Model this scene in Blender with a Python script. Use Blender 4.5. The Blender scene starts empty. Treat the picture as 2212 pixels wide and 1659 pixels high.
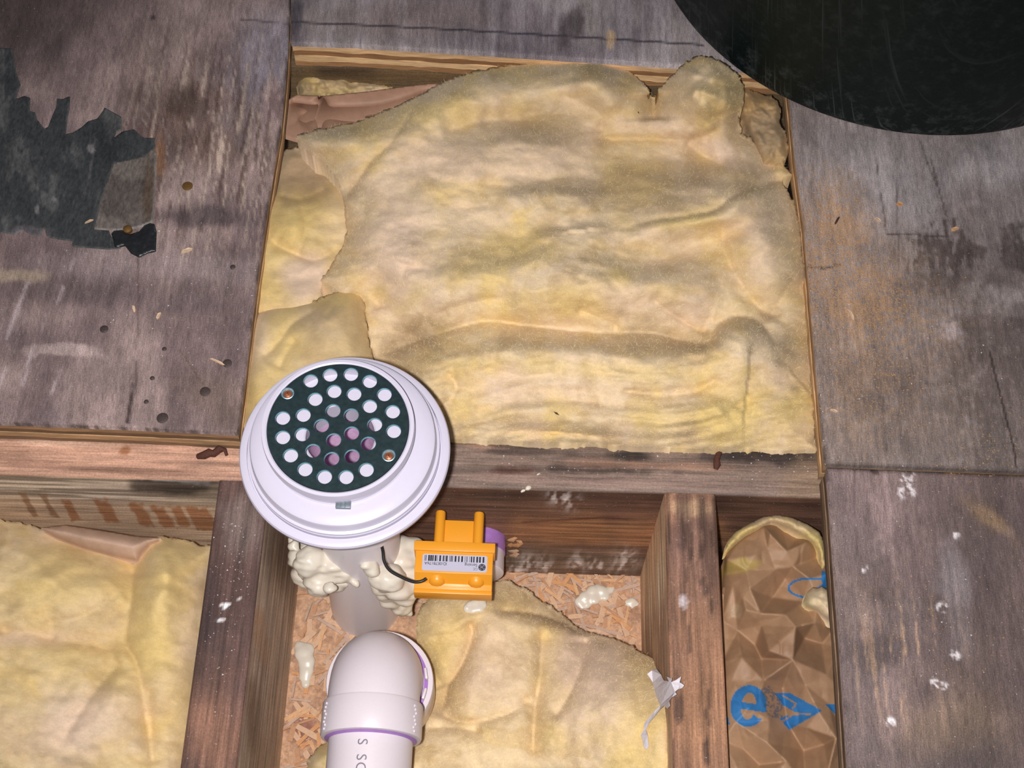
import bpy, bmesh, math, random
import numpy as np
from mathutils import Matrix, Vector

# ------------------------------------------------------------------ camera
SC = bpy.context.scene
COL = SC.collection
CAM_H = 0.87                                     # lens above the plywood
FPX = 2921.6                                     # focal length in pixels of a 2212 px wide frame
R3 = np.array([[0.99959432, -0.02839118, -0.00226805],
               [0.0241084, 0.88582498, -0.4633928],
               [0.01516536, 0.46315013, 0.88615008]])
cam_d = bpy.data.cameras.new('camera')
cam_d.sensor_width = 36.0
cam_d.sensor_fit = 'HORIZONTAL'
cam_d.lens = FPX * 36.0 / 2212.0
cam_d.clip_start = 0.01
cam = bpy.data.objects.new('camera', cam_d)
COL.objects.link(cam)
cam.matrix_world = Matrix.Translation((0, 0, CAM_H)) @ Matrix(R3.tolist()).to_4x4()
SC.camera = cam

# ------------------------------------------------------------------ light
SC.view_settings.view_transform = 'Standard'
SC.view_settings.look = 'None'
SC.view_settings.gamma = 1.0
SC.view_settings.exposure = 0.0
SC.view_settings.use_curve_mapping = False
W = bpy.data.worlds.new('world')
SC.world = W
W.use_nodes = True
W.node_tree.nodes['Background'].inputs[0].default_value = (0.70, 0.72, 0.85, 1)
W.node_tree.nodes['Background'].inputs[1].default_value = 0.10
# the flash of the camera, left of the lens
fl = bpy.data.lights.new('camera_flash', 'SPOT')
fl.energy = 44.0
fl.color = (1.0, 0.965, 0.97)
fl.shadow_soft_size = 0.009
fl.spot_size = math.radians(86)
fl.spot_blend = 1.0
flo = bpy.data.objects.new('camera_flash', fl)
COL.objects.link(flo)
flo.matrix_world = cam.matrix_world @ Matrix.Translation((-0.028, -0.004, 0.004)) @ Matrix.Rotation(math.radians(-4), 4, 'X')
# daylight coming in low from an open doorway beyond the upper right
dl = bpy.data.lights.new('doorway_daylight', 'AREA')
dl.shape = 'RECTANGLE'
dl.size = 0.9
dl.size_y = 2.0
dl.energy = 10.0
dl.color = (0.72, 0.82, 1.0)
dlo = bpy.data.objects.new('doorway_daylight', dl)
COL.objects.link(dlo)
dlo.location = (1.5, 3.6, 1.3)
dlo.rotation_euler = (Vector((0.3, 0.7, 0)) - Vector((1.5, 3.6, 1.3))).to_track_quat('-Z', 'Y').to_euler()

# ------------------------------------------------------------------ helpers
rng = np.random.default_rng(7)
random.seed(7)


def ray(u, v):
    u = np.asarray(u, float); v = np.asarray(v, float)
    c = np.stack([u - 1106.0, 829.5 - v, np.full(np.broadcast(u, v).shape, -FPX)], -1)
    return c @ R3.T


def P(u, v, z=0.0):
    """the point of height z seen at pixel u, v of the photograph"""
    w = ray(u, v)
    t = (np.asarray(z, float) - CAM_H) / w[..., 2]
    p = w * t[..., None]
    p[..., 2] += CAM_H
    return p


def PY(u, v, y):
    w = ray(u, v)
    t = y / w[..., 1]
    p = w * t[..., None]
    p[..., 2] += CAM_H
    return p


def px(p):
    q = np.asarray(p, float) - np.array([0, 0, CAM_H])
    c = q @ R3
    return 1106.0 - FPX * c[..., 0] / c[..., 2], 829.5 + FPX * c[..., 1] / c[..., 2]


def lin(c):
    c = np.asarray(c, float) / 255.0
    return np.where(c <= 0.04045, c / 12.92, ((c + 0.055) / 1.055) ** 2.4)


def alb(r, g, b, k=1.02):
    """albedo of a surface that the flash shows as this sRGB colour"""
    return np.clip(lin((r, g, b)) * k, 0, 0.9)


def _hash(ix, iy, seed):
    n = (ix * 374761393 + iy * 668265263 + seed * 1442695041) & 0xffffffff
    n = ((n ^ (n >> 13)) * 1274126177) & 0xffffffff
    return ((n ^ (n >> 16)) & 0xffff) / 65535.0


def noise(x, y, seed=0):
    x = np.asarray(x, float); y = np.asarray(y, float)
    ix = np.floor(x).astype(np.int64); iy = np.floor(y).astype(np.int64)
    fx = x - ix; fy = y - iy
    fx = fx * fx * fx * (fx * (fx * 6 - 15) + 10); fy = fy * fy * fy * (fy * (fy * 6 - 15) + 10)
    a = _hash(ix, iy, seed); b = _hash(ix + 1, iy, seed)
    c = _hash(ix, iy + 1, seed); d = _hash(ix + 1, iy + 1, seed)
    return (a * (1 - fx) + b * fx) * (1 - fy) + (c * (1 - fx) + d * fx) * fy


def fbm(x, y, seed=0, octs=4, gain=0.5):
    s = 0; a = 1.0; t = 0
    for o in range(octs):
        s = s + a * noise(x * 2 ** o + 17.3 * o, y * 2 ** o - 9.1 * o, seed + o)
        t += a; a *= gain
    return s / t


def sstep(a, b, x):
    t = np.clip((x - a) / (b - a), 0, 1)
    return t * t * (3 - 2 * t)


def blob(u, v, cx, cy, rx, ry, rot=0.0):
    c, s = math.cos(math.radians(rot)), math.sin(math.radians(rot))
    dx, dy = u - cx, v - cy
    a = (dx * c + dy * s) / rx; b = (-dx * s + dy * c) / ry
    return np.exp(-(a * a + b * b))


def seg_dist(u, v, pts):
    """signed distance to a polyline (positive on the right hand side of its direction = below for a line going right)"""
    best = np.full(np.shape(u), 1e9); sg = np.ones(np.shape(u)); par = np.zeros(np.shape(u))
    n = len(pts) - 1
    for i in range(n):
        (ax, ay), (bx, by) = pts[i], pts[i + 1]
        dx, dy = bx - ax, by - ay
        L = dx * dx + dy * dy + 1e-9
        t = np.clip(((u - ax) * dx + (v - ay) * dy) / L, 0, 1)
        ex, ey = u - ax - t * dx, v - ay - t * dy
        d = np.hypot(ex, ey)
        cr = dx * (v - ay) - dy * (u - ax)
        m = d < best
        best = np.where(m, d, best); sg = np.where(m, np.sign(cr + 1e-12), sg); par = np.where(m, (i + t) / n, par)
    return best * sg, par


def smooth_line(pts, k=6):
    """Catmull-Rom through the points"""
    p = np.array(pts, float)
    if len(p) < 3:
        return [tuple(q) for q in p]
    q = np.vstack([2 * p[0] - p[1], p, 2 * p[-1] - p[-2]])
    out = []
    for i in range(1, len(q) - 2):
        for j in range(k):
            t = j / k
            out.append(0.5 * ((2 * q[i]) + (-q[i - 1] + q[i + 1]) * t + (2 * q[i - 1] - 5 * q[i] + 4 * q[i + 1] - q[i + 2]) * t * t
                              + (-q[i - 1] + 3 * q[i] - 3 * q[i + 1] + q[i + 2]) * t ** 3))
    out.append(q[-2])
    return [tuple(a) for a in out]


def inside(u, v, poly):
    r = np.zeros(np.shape(u), bool)
    n = len(poly)
    for i in range(n):
        x1, y1 = poly[i]; x2, y2 = poly[(i + 1) % n]
        if y1 == y2:
            continue
        c = ((y1 > v) != (y2 > v)) & (u < (x2 - x1) * (v - y1) / (y2 - y1) + x1)
        r ^= c
    return r


def mesh_obj(name, verts, faces, mat, parent=None, col=None, smooth=False, origin=None, attrs=None):
    """one mesh object; verts in world coordinates, origin moved to the base of the thing"""
    V = np.asarray(verts, float)
    if parent is not None:
        o0 = np.array(parent['_o'])
    elif origin is not None:
        o0 = np.asarray(origin, float)
    else:
        o0 = np.array([(V[:, 0].min() + V[:, 0].max()) / 2, (V[:, 1].min() + V[:, 1].max()) / 2, V[:, 2].min()])
    me = bpy.data.meshes.new(name)
    me.from_pydata((V - o0).tolist(), [], [list(map(int, f)) for f in faces])
    me.update()
    if col is not None:
        a = me.color_attributes.new('Col', 'FLOAT_COLOR', 'POINT')
        c = np.ones((len(V), 4), np.float32); c[:, :3] = col
        a.data.foreach_set('color', c.ravel())
    if smooth:
        me.polygons.foreach_set('use_smooth', np.ones(len(me.polygons), bool))
    if mat:
        me.materials.append(mat)
    o = bpy.data.objects.new(name, me)
    COL.objects.link(o)
    if parent is not None:
        o.parent = parent
    else:
        o.location = o0
    o['_o'] = [float(x) for x in o0]
    return o


def thing(name, label, cat, loc, group=None):
    o = bpy.data.objects.new(name, None)
    o.empty_display_size = 0.02
    COL.objects.link(o)
    o.location = [float(x) for x in loc]
    o['_o'] = [float(x) for x in loc]
    return tag(o, label, cat, group)


def tag(o, label, cat, group=None, kind=None):
    if label: o['label'] = label
    if cat: o['category'] = cat
    if group: o['group'] = group
    if kind: o['kind'] = kind
    return o


class MB:
    """collects shapes for one mesh"""
    def __init__(s): s.v = []; s.f = []
    def add(s, v, f):
        n = len(s.v); s.v += [tuple(map(float, p)) for p in v]; s.f += [[n + i for i in q] for q in f]
    def box(s, x0, y0, z0, x1, y1, z1, M=None):
        v = [(x, y, z) for z in (z0, z1) for y in (y0, y1) for x in (x0, x1)]
        if M is not None: v = [tuple(M @ Vector(p)) for p in v]
        s.add(v, [(0, 2, 3, 1), (4, 5, 7, 6), (0, 1, 5, 4), (1, 3, 7, 5), (3, 2, 6, 7), (2, 0, 4, 6)])
    def lathe(s, prof, c, n=64, M=None, cap=False):
        v = []; f = []
        for r, z in prof:
            for k in range(n):
                a = 2 * math.pi * k / n
                p = Vector((r * math.cos(a), r * math.sin(a), z))
                if M is not None: p = M @ p
                v.append((p[0] + c[0], p[1] + c[1], p[2] + c[2]))
        for i in range(len(prof) - 1):
            for k in range(n):
                k2 = (k + 1) % n
                f.append((i * n + k, i * n + k2, (i + 1) * n + k2, (i + 1) * n + k))
        if cap:
            f.append(tuple(reversed(range(n)))); f.append(tuple((len(prof) - 1) * n + k for k in range(n)))
        s.add(v, f)
    def tube(s, pts, rad, n=24, caps=True):
        pts = [Vector(p) for p in pts]
        if not hasattr(rad, '__len__'): rad = [rad] * len(pts)
        t0 = (pts[1] - pts[0]).normalized()
        up = Vector((1, 0, 0)) if abs(t0.x) < 0.8 else Vector((0, 0, 1))
        nx = (up - t0 * up.dot(t0)).normalized()
        v = []; f = []
        for i, p in enumerate(pts):
            a = pts[min(i + 1, len(pts) - 1)] - pts[max(i - 1, 0)]
            if a.length < 1e-9: a = t0
            t = a.normalized()
            nx = (nx - t * nx.dot(t)).normalized(); ny = t.cross(nx)
            for k in range(n):
                w = 2 * math.pi * k / n
                v.append(p + (nx * math.cos(w) + ny * math.sin(w)) * rad[i])
        for i in range(len(pts) - 1):
            for k in range(n):
                k2 = (k + 1) % n
                f.append((i * n + k, i * n + k2, (i + 1) * n + k2, (i + 1) * n + k))
        if caps:
            f.append(tuple(reversed(range(n)))); f.append(tuple((len(pts) - 1) * n + k for k in range(n)))
        s.add(v, f)
    def build(s, name, mat, parent=None, smooth=False, bevel=0, angle=None):
        o = mesh_obj(name, s.v, s.f, mat, parent)
        finish(o, smooth, bevel, angle)
        return o


def finish(o, smooth=False, bevel=0, angle=None):
    me = o.data
    bm = bmesh.new(); bm.from_mesh(me)
    bmesh.ops.recalc_face_normals(bm, faces=bm.faces)
    if bevel:
        es = [e for e in bm.edges if len(e.link_faces) == 2 and e.calc_face_angle(0) > 0.5]
        bmesh.ops.bevel(bm, geom=es, offset=bevel, segments=2, profile=0.5, affect='EDGES', clamp_overlap=True)
    bm.to_mesh(me); bm.free()
    if smooth or bevel or angle:
        me.polygons.foreach_set('use_smooth', np.ones(len(me.polygons), bool))
        me.set_sharp_from_angle(angle=math.radians(angle or 38))


def poly_prism(name, pts, thick, mat, parent=None, up=(0, 0, 1)):
    """a flat piece of any outline with a real thickness below its face"""
    bm = bmesh.new()
    top = [bm.verts.new(p) for p in pts]
    fc = bm.faces.new(top)
    r = bmesh.ops.extrude_face_region(bm, geom=[fc])
    dv = Vector(up) * -thick
    for e in r['geom']:
        if isinstance(e, bmesh.types.BMVert): e.co += dv
    bmesh.ops.recalc_face_normals(bm, faces=bm.faces)
    bmesh.ops.triangulate(bm, faces=[f for f in bm.faces if len(f.verts) > 4])
    bm.verts.ensure_lookup_table(); bm.verts.index_update()
    v = [tuple(x.co) for x in bm.verts]; f = [[x.index for x in q.verts] for q in bm.faces]
    bm.free()
    return mesh_obj(name, v, f, mat, parent)


def heightfield(name, poly, h, colf, step, mat, skirt, parent=None, fuzz=0.0, smooth=True, ragged=0.0, origin=None):
    """a lumpy body whose upper surface has height h(u, v); closed by side walls down to skirt"""
    poly = np.array(poly, float)
    u0, v0 = poly.min(0) - step; u1, v1 = poly.max(0) + step
    us = np.arange(u0, u1 + step, step); vs = np.arange(v0, v1 + step, step)
    U, V = np.meshgrid(us, vs)
    cu = (U[:-1, :-1] + U[1:, 1:]) / 2; cv = (V[:-1, :-1] + V[1:, 1:]) / 2
    ins = inside(cu, cv, poly)
    nv, nu = U.shape
    idx = np.arange(nv * nu).reshape(nv, nu)
    ii = np.argwhere(ins)
    quads = np.stack([idx[ii[:, 0], ii[:, 1]], idx[ii[:, 0] + 1, ii[:, 1]], idx[ii[:, 0] + 1, ii[:, 1] + 1], idx[ii[:, 0], ii[:, 1] + 1]], 1)
    used, inv = np.unique(quads, return_inverse=True)
    F = inv.reshape(-1, 4)
    uu = U.ravel()[used].copy(); vv = V.ravel()[used].copy()
    # boundary
    e = np.concatenate([F[:, [0, 1]], F[:, [1, 2]], F[:, [2, 3]], F[:, [3, 0]]])
    key = np.sort(e, 1); k1 = key[:, 0].astype(np.int64) * (len(used) + 1) + key[:, 1]
    uq, first, cnt = np.unique(k1, return_index=True, return_counts=True)
    be = e[first[cnt == 1]]
    bv = np.unique(be)
    n = len(poly)
    bd = np.full(len(bv), 1e9); bu = uu[bv].copy(); bw = vv[bv].copy()
    for i in range(n):
        a = poly[i]; b = poly[(i + 1) % n]; d = b - a
        t = np.clip(((uu[bv] - a[0]) * d[0] + (vv[bv] - a[1]) * d[1]) / (d @ d + 1e-9), 0, 1)
        qx = a[0] + t * d[0]; qy = a[1] + t * d[1]
        dd = np.hypot(uu[bv] - qx, vv[bv] - qy); m = dd < bd
        bd[m] = dd[m]; bu[m] = qx[m]; bw[m] = qy[m]
    uu[bv] = bu + ragged * 2 * (fbm(bu * 0.11, bw * 0.11, 5, 3) - 0.5); vv[bv] = bw + ragged * 2 * (fbm(bu * 0.11, bw * 0.11, 25, 3) - 0.5)
    # distance to the outline
    ed = np.full(len(uu), 1e9)
    for i in range(n):
        a = poly[i]; b = poly[(i + 1) % n]; d = b - a
        t = np.clip(((uu - a[0]) * d[0] + (vv - a[1]) * d[1]) / (d @ d + 1e-9), 0, 1)
        ed = np.minimum(ed, np.hypot(uu - a[0] - t * d[0], vv - a[1] - t * d[1]))
    Z = h(uu, vv, ed)
    pts = P(uu, vv, Z)
    if fuzz:
        pts += rng.normal(0, fuzz, pts.shape)
    C = colf(uu, vv, ed, Z) if colf else None
    nb = len(pts)
    mp = {int(b): nb + i for i, b in enumerate(bv)}
    low = pts[bv].copy(); low[:, 2] = np.minimum(low[:, 2] - 0.002, skirt)
    allp = np.vstack([pts, low])
    faces = F.tolist() + [[int(b), int(a), mp[int(a)], mp[int(b)]] for a, b in be]
    if C is not None: C = np.vstack([C, C[bv]])
    # underside
    nxt = {int(a): int(b) for a, b in be}
    seen = set()
    for s0 in list(nxt):
        if s0 in seen: continue
        loop = []; c = s0
        while c not in seen and c in nxt:
            seen.add(c); loop.append(mp[c]); c = nxt[c]
        if len(loop) > 2: faces.append(loop)
    return mesh_obj(name, allp, faces, mat, parent, C, smooth, origin)


# ------------------------------------------------------------------ materials
def new_mat(name):
    m = bpy.data.materials.new(name); m.use_nodes = True
    nt = m.node_tree
    return m, nt, nt.nodes['Principled BSDF']


def plain(name, rgb, rough=0.5, metal=0.0, spec=0.5, grain=0.0, gscale=400, bump=0.0, coat=0.0):
    m, nt, b = new_mat(name)
    b.inputs['Roughness'].default_value = rough
    b.inputs['Metallic'].default_value = metal
    b.inputs['Specular IOR Level'].default_value = spec
    b.inputs['Coat Weight'].default_value = coat
    tc = nt.nodes.new('ShaderNodeTexCoord')
    nz = nt.nodes.new('ShaderNodeTexNoise'); nz.inputs['Scale'].default_value = gscale; nz.inputs['Detail'].default_value = 4
    nt.links.new(tc.outputs['Object'], nz.inputs['Vector'])
    mx = nt.nodes.new('ShaderNodeMixRGB'); mx.blend_type = 'MIX'
    r = np.asarray(rgb, float)
    mx.inputs[1].default_value = (*(r * (1 - grain)), 1); mx.inputs[2].default_value = (*np.clip(r * (1 + grain), 0, 1), 1)
    nt.links.new(nz.outputs['Fac'], mx.inputs[0]); nt.links.new(mx.outputs[0], b.inputs['Base Color'])
    if bump:
        bp = nt.nodes.new('ShaderNodeBump'); bp.inputs['Strength'].default_value = bump; bp.inputs['Distance'].default_value = 0.001
        nt.links.new(nz.outputs['Fac'], bp.inputs['Height']); nt.links.new(bp.outputs[0], b.inputs['Normal'])
    return m


def attr_mat(name, scale, amp=0.35, rough=0.85, spec=0.25, bump=0.3, bdist=0.0006, speck=None, spscale=900, spth=0.72, sheen=0.0, amp2=0.0, scale2=None):
    """colour from the object's own painted wear, times fine grain stretched by scale"""
    m, nt, b = new_mat(name)
    L = nt.links.new
    at = nt.nodes.new('ShaderNodeAttribute'); at.attribute_name = 'Col'
    tc = nt.nodes.new('ShaderNodeTexCoord')
    mp = nt.nodes.new('ShaderNodeMapping'); mp.inputs['Scale'].default_value = scale
    L(tc.outputs['Object'], mp.inputs[0])
    nz = nt.nodes.new('ShaderNodeTexNoise'); nz.inputs['Scale'].default_value = 1; nz.inputs['Detail'].default_value = 5; nz.inputs['Roughness'].default_value = 0.65
    L(mp.outputs[0], nz.inputs['Vector'])
    mr = nt.nodes.new('ShaderNodeMapRange'); mr.inputs[1].default_value = 0.25; mr.inputs[2].default_value = 0.75
    mr.inputs[3].default_value = 1 - amp; mr.inputs[4].default_value = 1 + amp
    L(nz.outputs['Fac'], mr.inputs[0])
    mul = nt.nodes.new('ShaderNodeVectorMath'); mul.operation = 'SCALE'
    L(at.outputs['Color'], mul.inputs[0]); L(mr.outputs[0], mul.inputs['Scale'])
    out = mul.outputs[0]
    if scale2:
        mp2 = nt.nodes.new('ShaderNodeMapping'); mp2.inputs['Scale'].default_value = scale2
        L(tc.outputs['Object'], mp2.inputs[0])
        n2 = nt.nodes.new('ShaderNodeTexNoise'); n2.inputs['Scale'].default_value = 1; n2.inputs['Detail'].default_value = 3
        L(mp2.outputs[0], n2.inputs['Vector'])
        r2 = nt.nodes.new('ShaderNodeMapRange'); r2.inputs[1].default_value = 0.3; r2.inputs[2].default_value = 0.7
        r2.inputs[3].default_value = 1 - amp2; r2.inputs[4].default_value = 1 + amp2
        L(n2.outputs['Fac'], r2.inputs[0])
        m2 = nt.nodes.new('ShaderNodeVectorMath'); m2.operation = 'SCALE'
        L(out, m2.inputs[0]); L(r2.outputs[0], m2.inputs['Scale']); out = m2.outputs[0]
    if speck is not None:
        n3 = nt.nodes.new('ShaderNodeTexNoise'); n3.inputs['Scale'].default_value = spscale; n3.inputs['Detail'].default_value = 1
        L(tc.outputs['Object'], n3.inputs['Vector'])
        r3 = nt.nodes.new('ShaderNodeMapRange'); r3.inputs[1].default_value = spth; r3.inputs[2].default_value = spth + 0.05
        L(n3.outputs['Fac'], r3.inputs[0])
        mx = nt.nodes.new('ShaderNodeMixRGB'); mx.inputs[2].default_value = (*speck, 1)
        L(r3.outputs[0], mx.inputs[0]); L(out, mx.inputs[1]); out = mx.outputs[0]
    L(out, b.inputs['Base Color'])
    b.inputs['Roughness'].default_value = rough
    b.inputs['Specular IOR Level'].default_value = spec
    if sheen:
        b.inputs['Sheen Weight'].default_value = sheen; b.inputs['Sheen Roughness'].default_value = 0.6
        b.inputs['Sheen Tint'].default_value = (1, 0.93, 0.7, 1)
    if bump:
        bp = nt.nodes.new('ShaderNodeBump'); bp.inputs['Strength'].default_value = bump; bp.inputs['Distance'].default_value = bdist
        L(nz.outputs['Fac'], bp.inputs['Height']); L(bp.outputs[0], b.inputs['Normal'])
    return m


M_PLY = attr_mat('weathered_plywood', (1500, 130, 200), 0.42, 0.66, 0.3, 0.4, 0.0005, speck=(0.46, 0.43, 0.42), spscale=620, spth=0.735, amp2=0.26, scale2=(1300, 900, 800))
M_PLYEDGE = attr_mat('plywood_edge', (60, 60, 1100), 0.4, 0.8, 0.2, 0.5, 0.0008)
M_WOODX = attr_mat('joist_wood_east', (28, 700, 700), 0.42, 0.7, 0.3, 0.4, 0.0006, speck=(0.45, 0.38, 0.34), spscale=700, spth=0.74, amp2=0.18, scale2=(700, 900, 700))
M_WOODY = attr_mat('joist_wood_north', (700, 28, 600), 0.45, 0.7, 0.3, 0.4, 0.0006, speck=(0.45, 0.36, 0.32), spscale=700, spth=0.74, amp2=0.18, scale2=(900, 700, 700))
M_WOOL = attr_mat('glass_wool', (300, 520, 400), 0.09, 1.0, 0.05, 0.18, 0.001, speck=(0.9, 0.86, 0.74), spscale=1500, spth=0.77, sheen=0.1, amp2=0.07, scale2=(1600, 1600, 1600))
M_KRAFT = attr_mat('kraft_paper', (120, 120, 120), 0.10, 0.55, 0.35, 0.12, 0.0008, amp2=0.06, scale2=(1500, 1500, 1500))
M_OSB = attr_mat('strand_board', (300, 300, 300), 0.4, 0.8, 0.3, 0.6, 0.001, speck=(0.6, 0.5, 0.42), spscale=500, spth=0.7)
M_FELT = attr_mat('felt_backing', (500, 200, 300), 0.55, 0.55, 0.4, 0.4, 0.0006, speck=(0.16, 0.165, 0.165), spscale=700, spth=0.76)
M_STRANDS = [plain('strand_' + n, alb(*c), 0.75, 0, 0.3, 0.25, 600, 0.3) for n, c in
             (('tan', (212, 168, 126)), ('orange', (205, 152, 105)), ('pale', (208, 172, 140)), ('brown', (188, 144, 110)), ('grey', (190, 162, 142)))]
M_PVC = plain('white_pvc', alb(210, 200, 204, 1.12), 0.35, 0, 0.5, 0.03, 500)
M_PVCW = plain('white_drain_plastic', alb(209, 204, 219, 0.90), 0.28, 0, 0.5, 0.02, 300)
M_PVCB = plain('lightened_white_pvc', (0.88, 0.83, 0.86), 0.35, 0, 0.5, 0.03, 500)  # same white PVC, made paler to imitate strong flash on the drop pipe
M_PRIMER = plain('purple_primer', alb(165, 120, 190), 0.4, 0, 0.5, 0.3, 150)
M_PRIMPINK = plain('pink_primed_pvc', alb(246, 190, 228), 0.5, 0, 0.4, 0.35, 260)
M_FOAM = plain('expanding_foam', alb(216, 207, 190), 0.32, 0, 0.5, 0.05, 120, 0.12)
M_STRAINER = plain('dark_teal_plated_steel', (0.10, 0.165, 0.175), 0.30, 0.9, 0.6, 0.45, 300, 0.1)
M_CHROME = plain('blue_chrome', (0.45, 0.68, 0.78), 0.42, 0.9, 0.5, 0.1, 300)
M_RIMGLINT = plain('painted_rim_glint', (0.30, 0.62, 0.74), 0.3, 0.25, 0.6, 0.1, 300)  # light teal colour stands in for the glints on the hole edges
M_BRASS = plain('brown_screw_metal', alb(170, 105, 75), 0.35, 0.7, 0.5, 0.2, 500)
M_BOLT = plain('grey_bolt_metal', alb(125, 135, 142), 0.45, 0.6, 0.5, 0.3, 300)
M_DARKSLOT = plain('dark_slot', (0.03, 0.03, 0.035), 0.7)
M_YELLOW = plain('orange_yellow_paint', alb(236, 158, 40, 0.98), 0.38, 0, 0.5, 0.03, 900, 0.05)
M_LABEL = plain('silver_label', alb(190, 188, 205), 0.4, 0.0, 0.5, 0.02, 500)
M_INK = plain('black_ink', (0.012, 0.012, 0.016), 0.5)
M_INKGREY = plain('grey_ink', alb(120, 115, 125), 0.5)
M_CABLE = plain('black_cable', (0.014, 0.013, 0.014), 0.4, 0, 0.5)
M_RUST = plain('rusty_iron', alb(88, 56, 46), 0.8, 0.2, 0.3, 0.5, 800, 0.5)
M_NAIL = plain('dull_nail_head', alb(78, 66, 62), 0.6, 0.3, 0.4, 0.4, 900, 0.3)
M_NAILRUST = plain('rust_brown_nail_head', alb(112, 82, 40), 0.6, 0.3, 0.4, 0.3, 900, 0.3)
M_CHIP = plain('fresh_wood_chip', alb(215, 185, 155), 0.7, 0, 0.3, 0.2, 700, 0.2)
M_CHIPD = plain('dark_wood_chip', alb(80, 55, 45), 0.7, 0, 0.3, 0.2, 700, 0.2)
M_DUST = plain('sawdust_grain', alb(182, 146, 108), 0.9, 0, 0.2, 0.3, 1500)
M_PLASTER = plain('white_plaster_crumb', alb(225, 220, 222), 0.8, 0, 0.2, 0.1, 900)
M_PAPER = plain('white_torn_paper', alb(215, 208, 212), 0.8, 0, 0.2, 0.12, 220, 0.4)
M_TAR = plain('black_tar_residue', (0.016, 0.017, 0.019), 0.35, 0, 0.5, 0.5, 300, 0.6)


def tub_mat():
    m, nt, b = new_mat('scratched_dark_green_plastic')
    L = nt.links.new
    tc = nt.nodes.new('ShaderNodeTexCoord')
    fac = None
    for k, (rz, sc) in enumerate((((0, 20, 35), (7, 900, 9)), ((0, -25, -50), (6, 800, 8)), ((40, 10, 80), (6, 900, 7)), ((70, 40, 20), (6, 900, 7)), ((20, 70, 130), (6, 900, 7)))):
        mp = nt.nodes.new('ShaderNodeMapping'); mp.inputs['Rotation'].default_value = [math.radians(a) for a in rz]; mp.inputs['Scale'].default_value = sc
        mp.inputs['Location'].default_value = (k * 3.1, k * 1.7, 0)
        L(tc.outputs['Object'], mp.inputs[0])
        n = nt.nodes.new('ShaderNodeTexNoise'); n.inputs['Scale'].default_value = 1; n.inputs['Detail'].default_value = 1.5
        L(mp.outputs[0], n.inputs['Vector'])
        r = nt.nodes.new('ShaderNodeMapRange'); r.inputs[1].default_value = 0.68; r.inputs[2].default_value = 0.80
        L(n.outputs['Fac'], r.inputs[0])
        if fac is None: fac = r.outputs[0]
        else:
            a = nt.nodes.new('ShaderNodeMath'); a.operation = 'MAXIMUM'; L(fac, a.inputs[0]); L(r.outputs[0], a.inputs[1]); fac = a.outputs[0]
    # rubbed more near the bottom rim, where it is dragged about
    sx = nt.nodes.new('ShaderNodeSeparateXYZ'); L(tc.outputs['Object'], sx.inputs[0])
    rr = nt.nodes.new('ShaderNodeMapRange'); rr.inputs[1].default_value = 0.05; rr.inputs[2].default_value = 0.004; rr.inputs[3].default_value = 0.16; rr.inputs[4].default_value = 0.8
    L(sx.outputs['Z'], rr.inputs[0])
    # fine rubbing all over the lowest band
    n4 = nt.nodes.new('ShaderNodeTexNoise'); n4.inputs['Scale'].default_value = 90; n4.inputs['Detail'].default_value = 8; n4.inputs['Roughness'].default_value = 0.75
    L(tc.outputs['Object'], n4.inputs['Vector'])
    r4 = nt.nodes.new('ShaderNodeMapRange'); r4.inputs[1].default_value = 0.50; r4.inputs[2].default_value = 0.75; r4.inputs[3].default_value = 0.0; r4.inputs[4].default_value = 0.8
    L(n4.outputs['Fac'], r4.inputs[0])
    ad = nt.nodes.new('ShaderNodeMath'); ad.operation = 'MAXIMUM'; L(fac, ad.inputs[0]); L(r4.outputs[0], ad.inputs[1]); fac = ad.outputs[0]
    mu = nt.nodes.new('ShaderNodeMath'); mu.operation = 'MULTIPLY'; L(fac, mu.inputs[0]); L(rr.outputs[0], mu.inputs[1])
    n2 = nt.nodes.new('ShaderNodeTexNoise'); n2.inputs['Scale'].default_value = 260; n2.inputs['Detail'].default_value = 6
    L(tc.outputs['Object'], n2.inputs['Vector'])
    mx0 = nt.nodes.new('ShaderNodeMixRGB'); mx0.inputs[1].default_value = (0.002, 0.0055, 0.0052, 1); mx0.inputs[2].default_value = (0.0075, 0.0145, 0.0135, 1)
    L(n2.outputs['Fac'], mx0.inputs[0])
    mx = nt.nodes.new('ShaderNodeMixRGB'); mx.inputs[2].default_value = (0.13, 0.15, 0.15, 1)
    L(mu.outputs[0], mx.inputs[0]); L(mx0.outputs[0], mx.inputs[1]); L(mx.outputs[0], b.inputs['Base Color'])
    b.inputs['Roughness'].default_value = 0.5
    b.inputs['Specular IOR Level'].default_value = 0.16
    return m


M_TUB = tub_mat()

# ------------------------------------------------------------------ the floor: four plywood sheets round the sawn opening
T = 0.029                 # plywood thickness
JZ = -T                   # top of the joists
OZ = -0.208               # top of the strand board below


def stain(u, v, cx, cy, rx, ry, rot=0, seed=0, soft=0.25, fs=0.02, amt=0.8):
    n = fbm(u * fs, v * fs, seed + 50, 4) - 0.5
    return sstep(0.5 - soft, 0.5 + soft, blob(u, v, cx, cy, rx * 1.2, ry * 1.2, rot) + n * amt)


def line_mask(u, v, pts, w, seed=0, brk=0.0):
    d, _ = seg_dist(u, v, pts)
    m = sstep(w, w * 0.35, np.abs(d))
    if brk: m = m * sstep(brk - 0.15, brk + 0.15, fbm(u * 0.03, v * 0.03, seed, 3))
    return m


def mix(c, col, m):
    return c * (1 - m[:, None]) + np.asarray(col)[None, :] * m[:, None]


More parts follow.
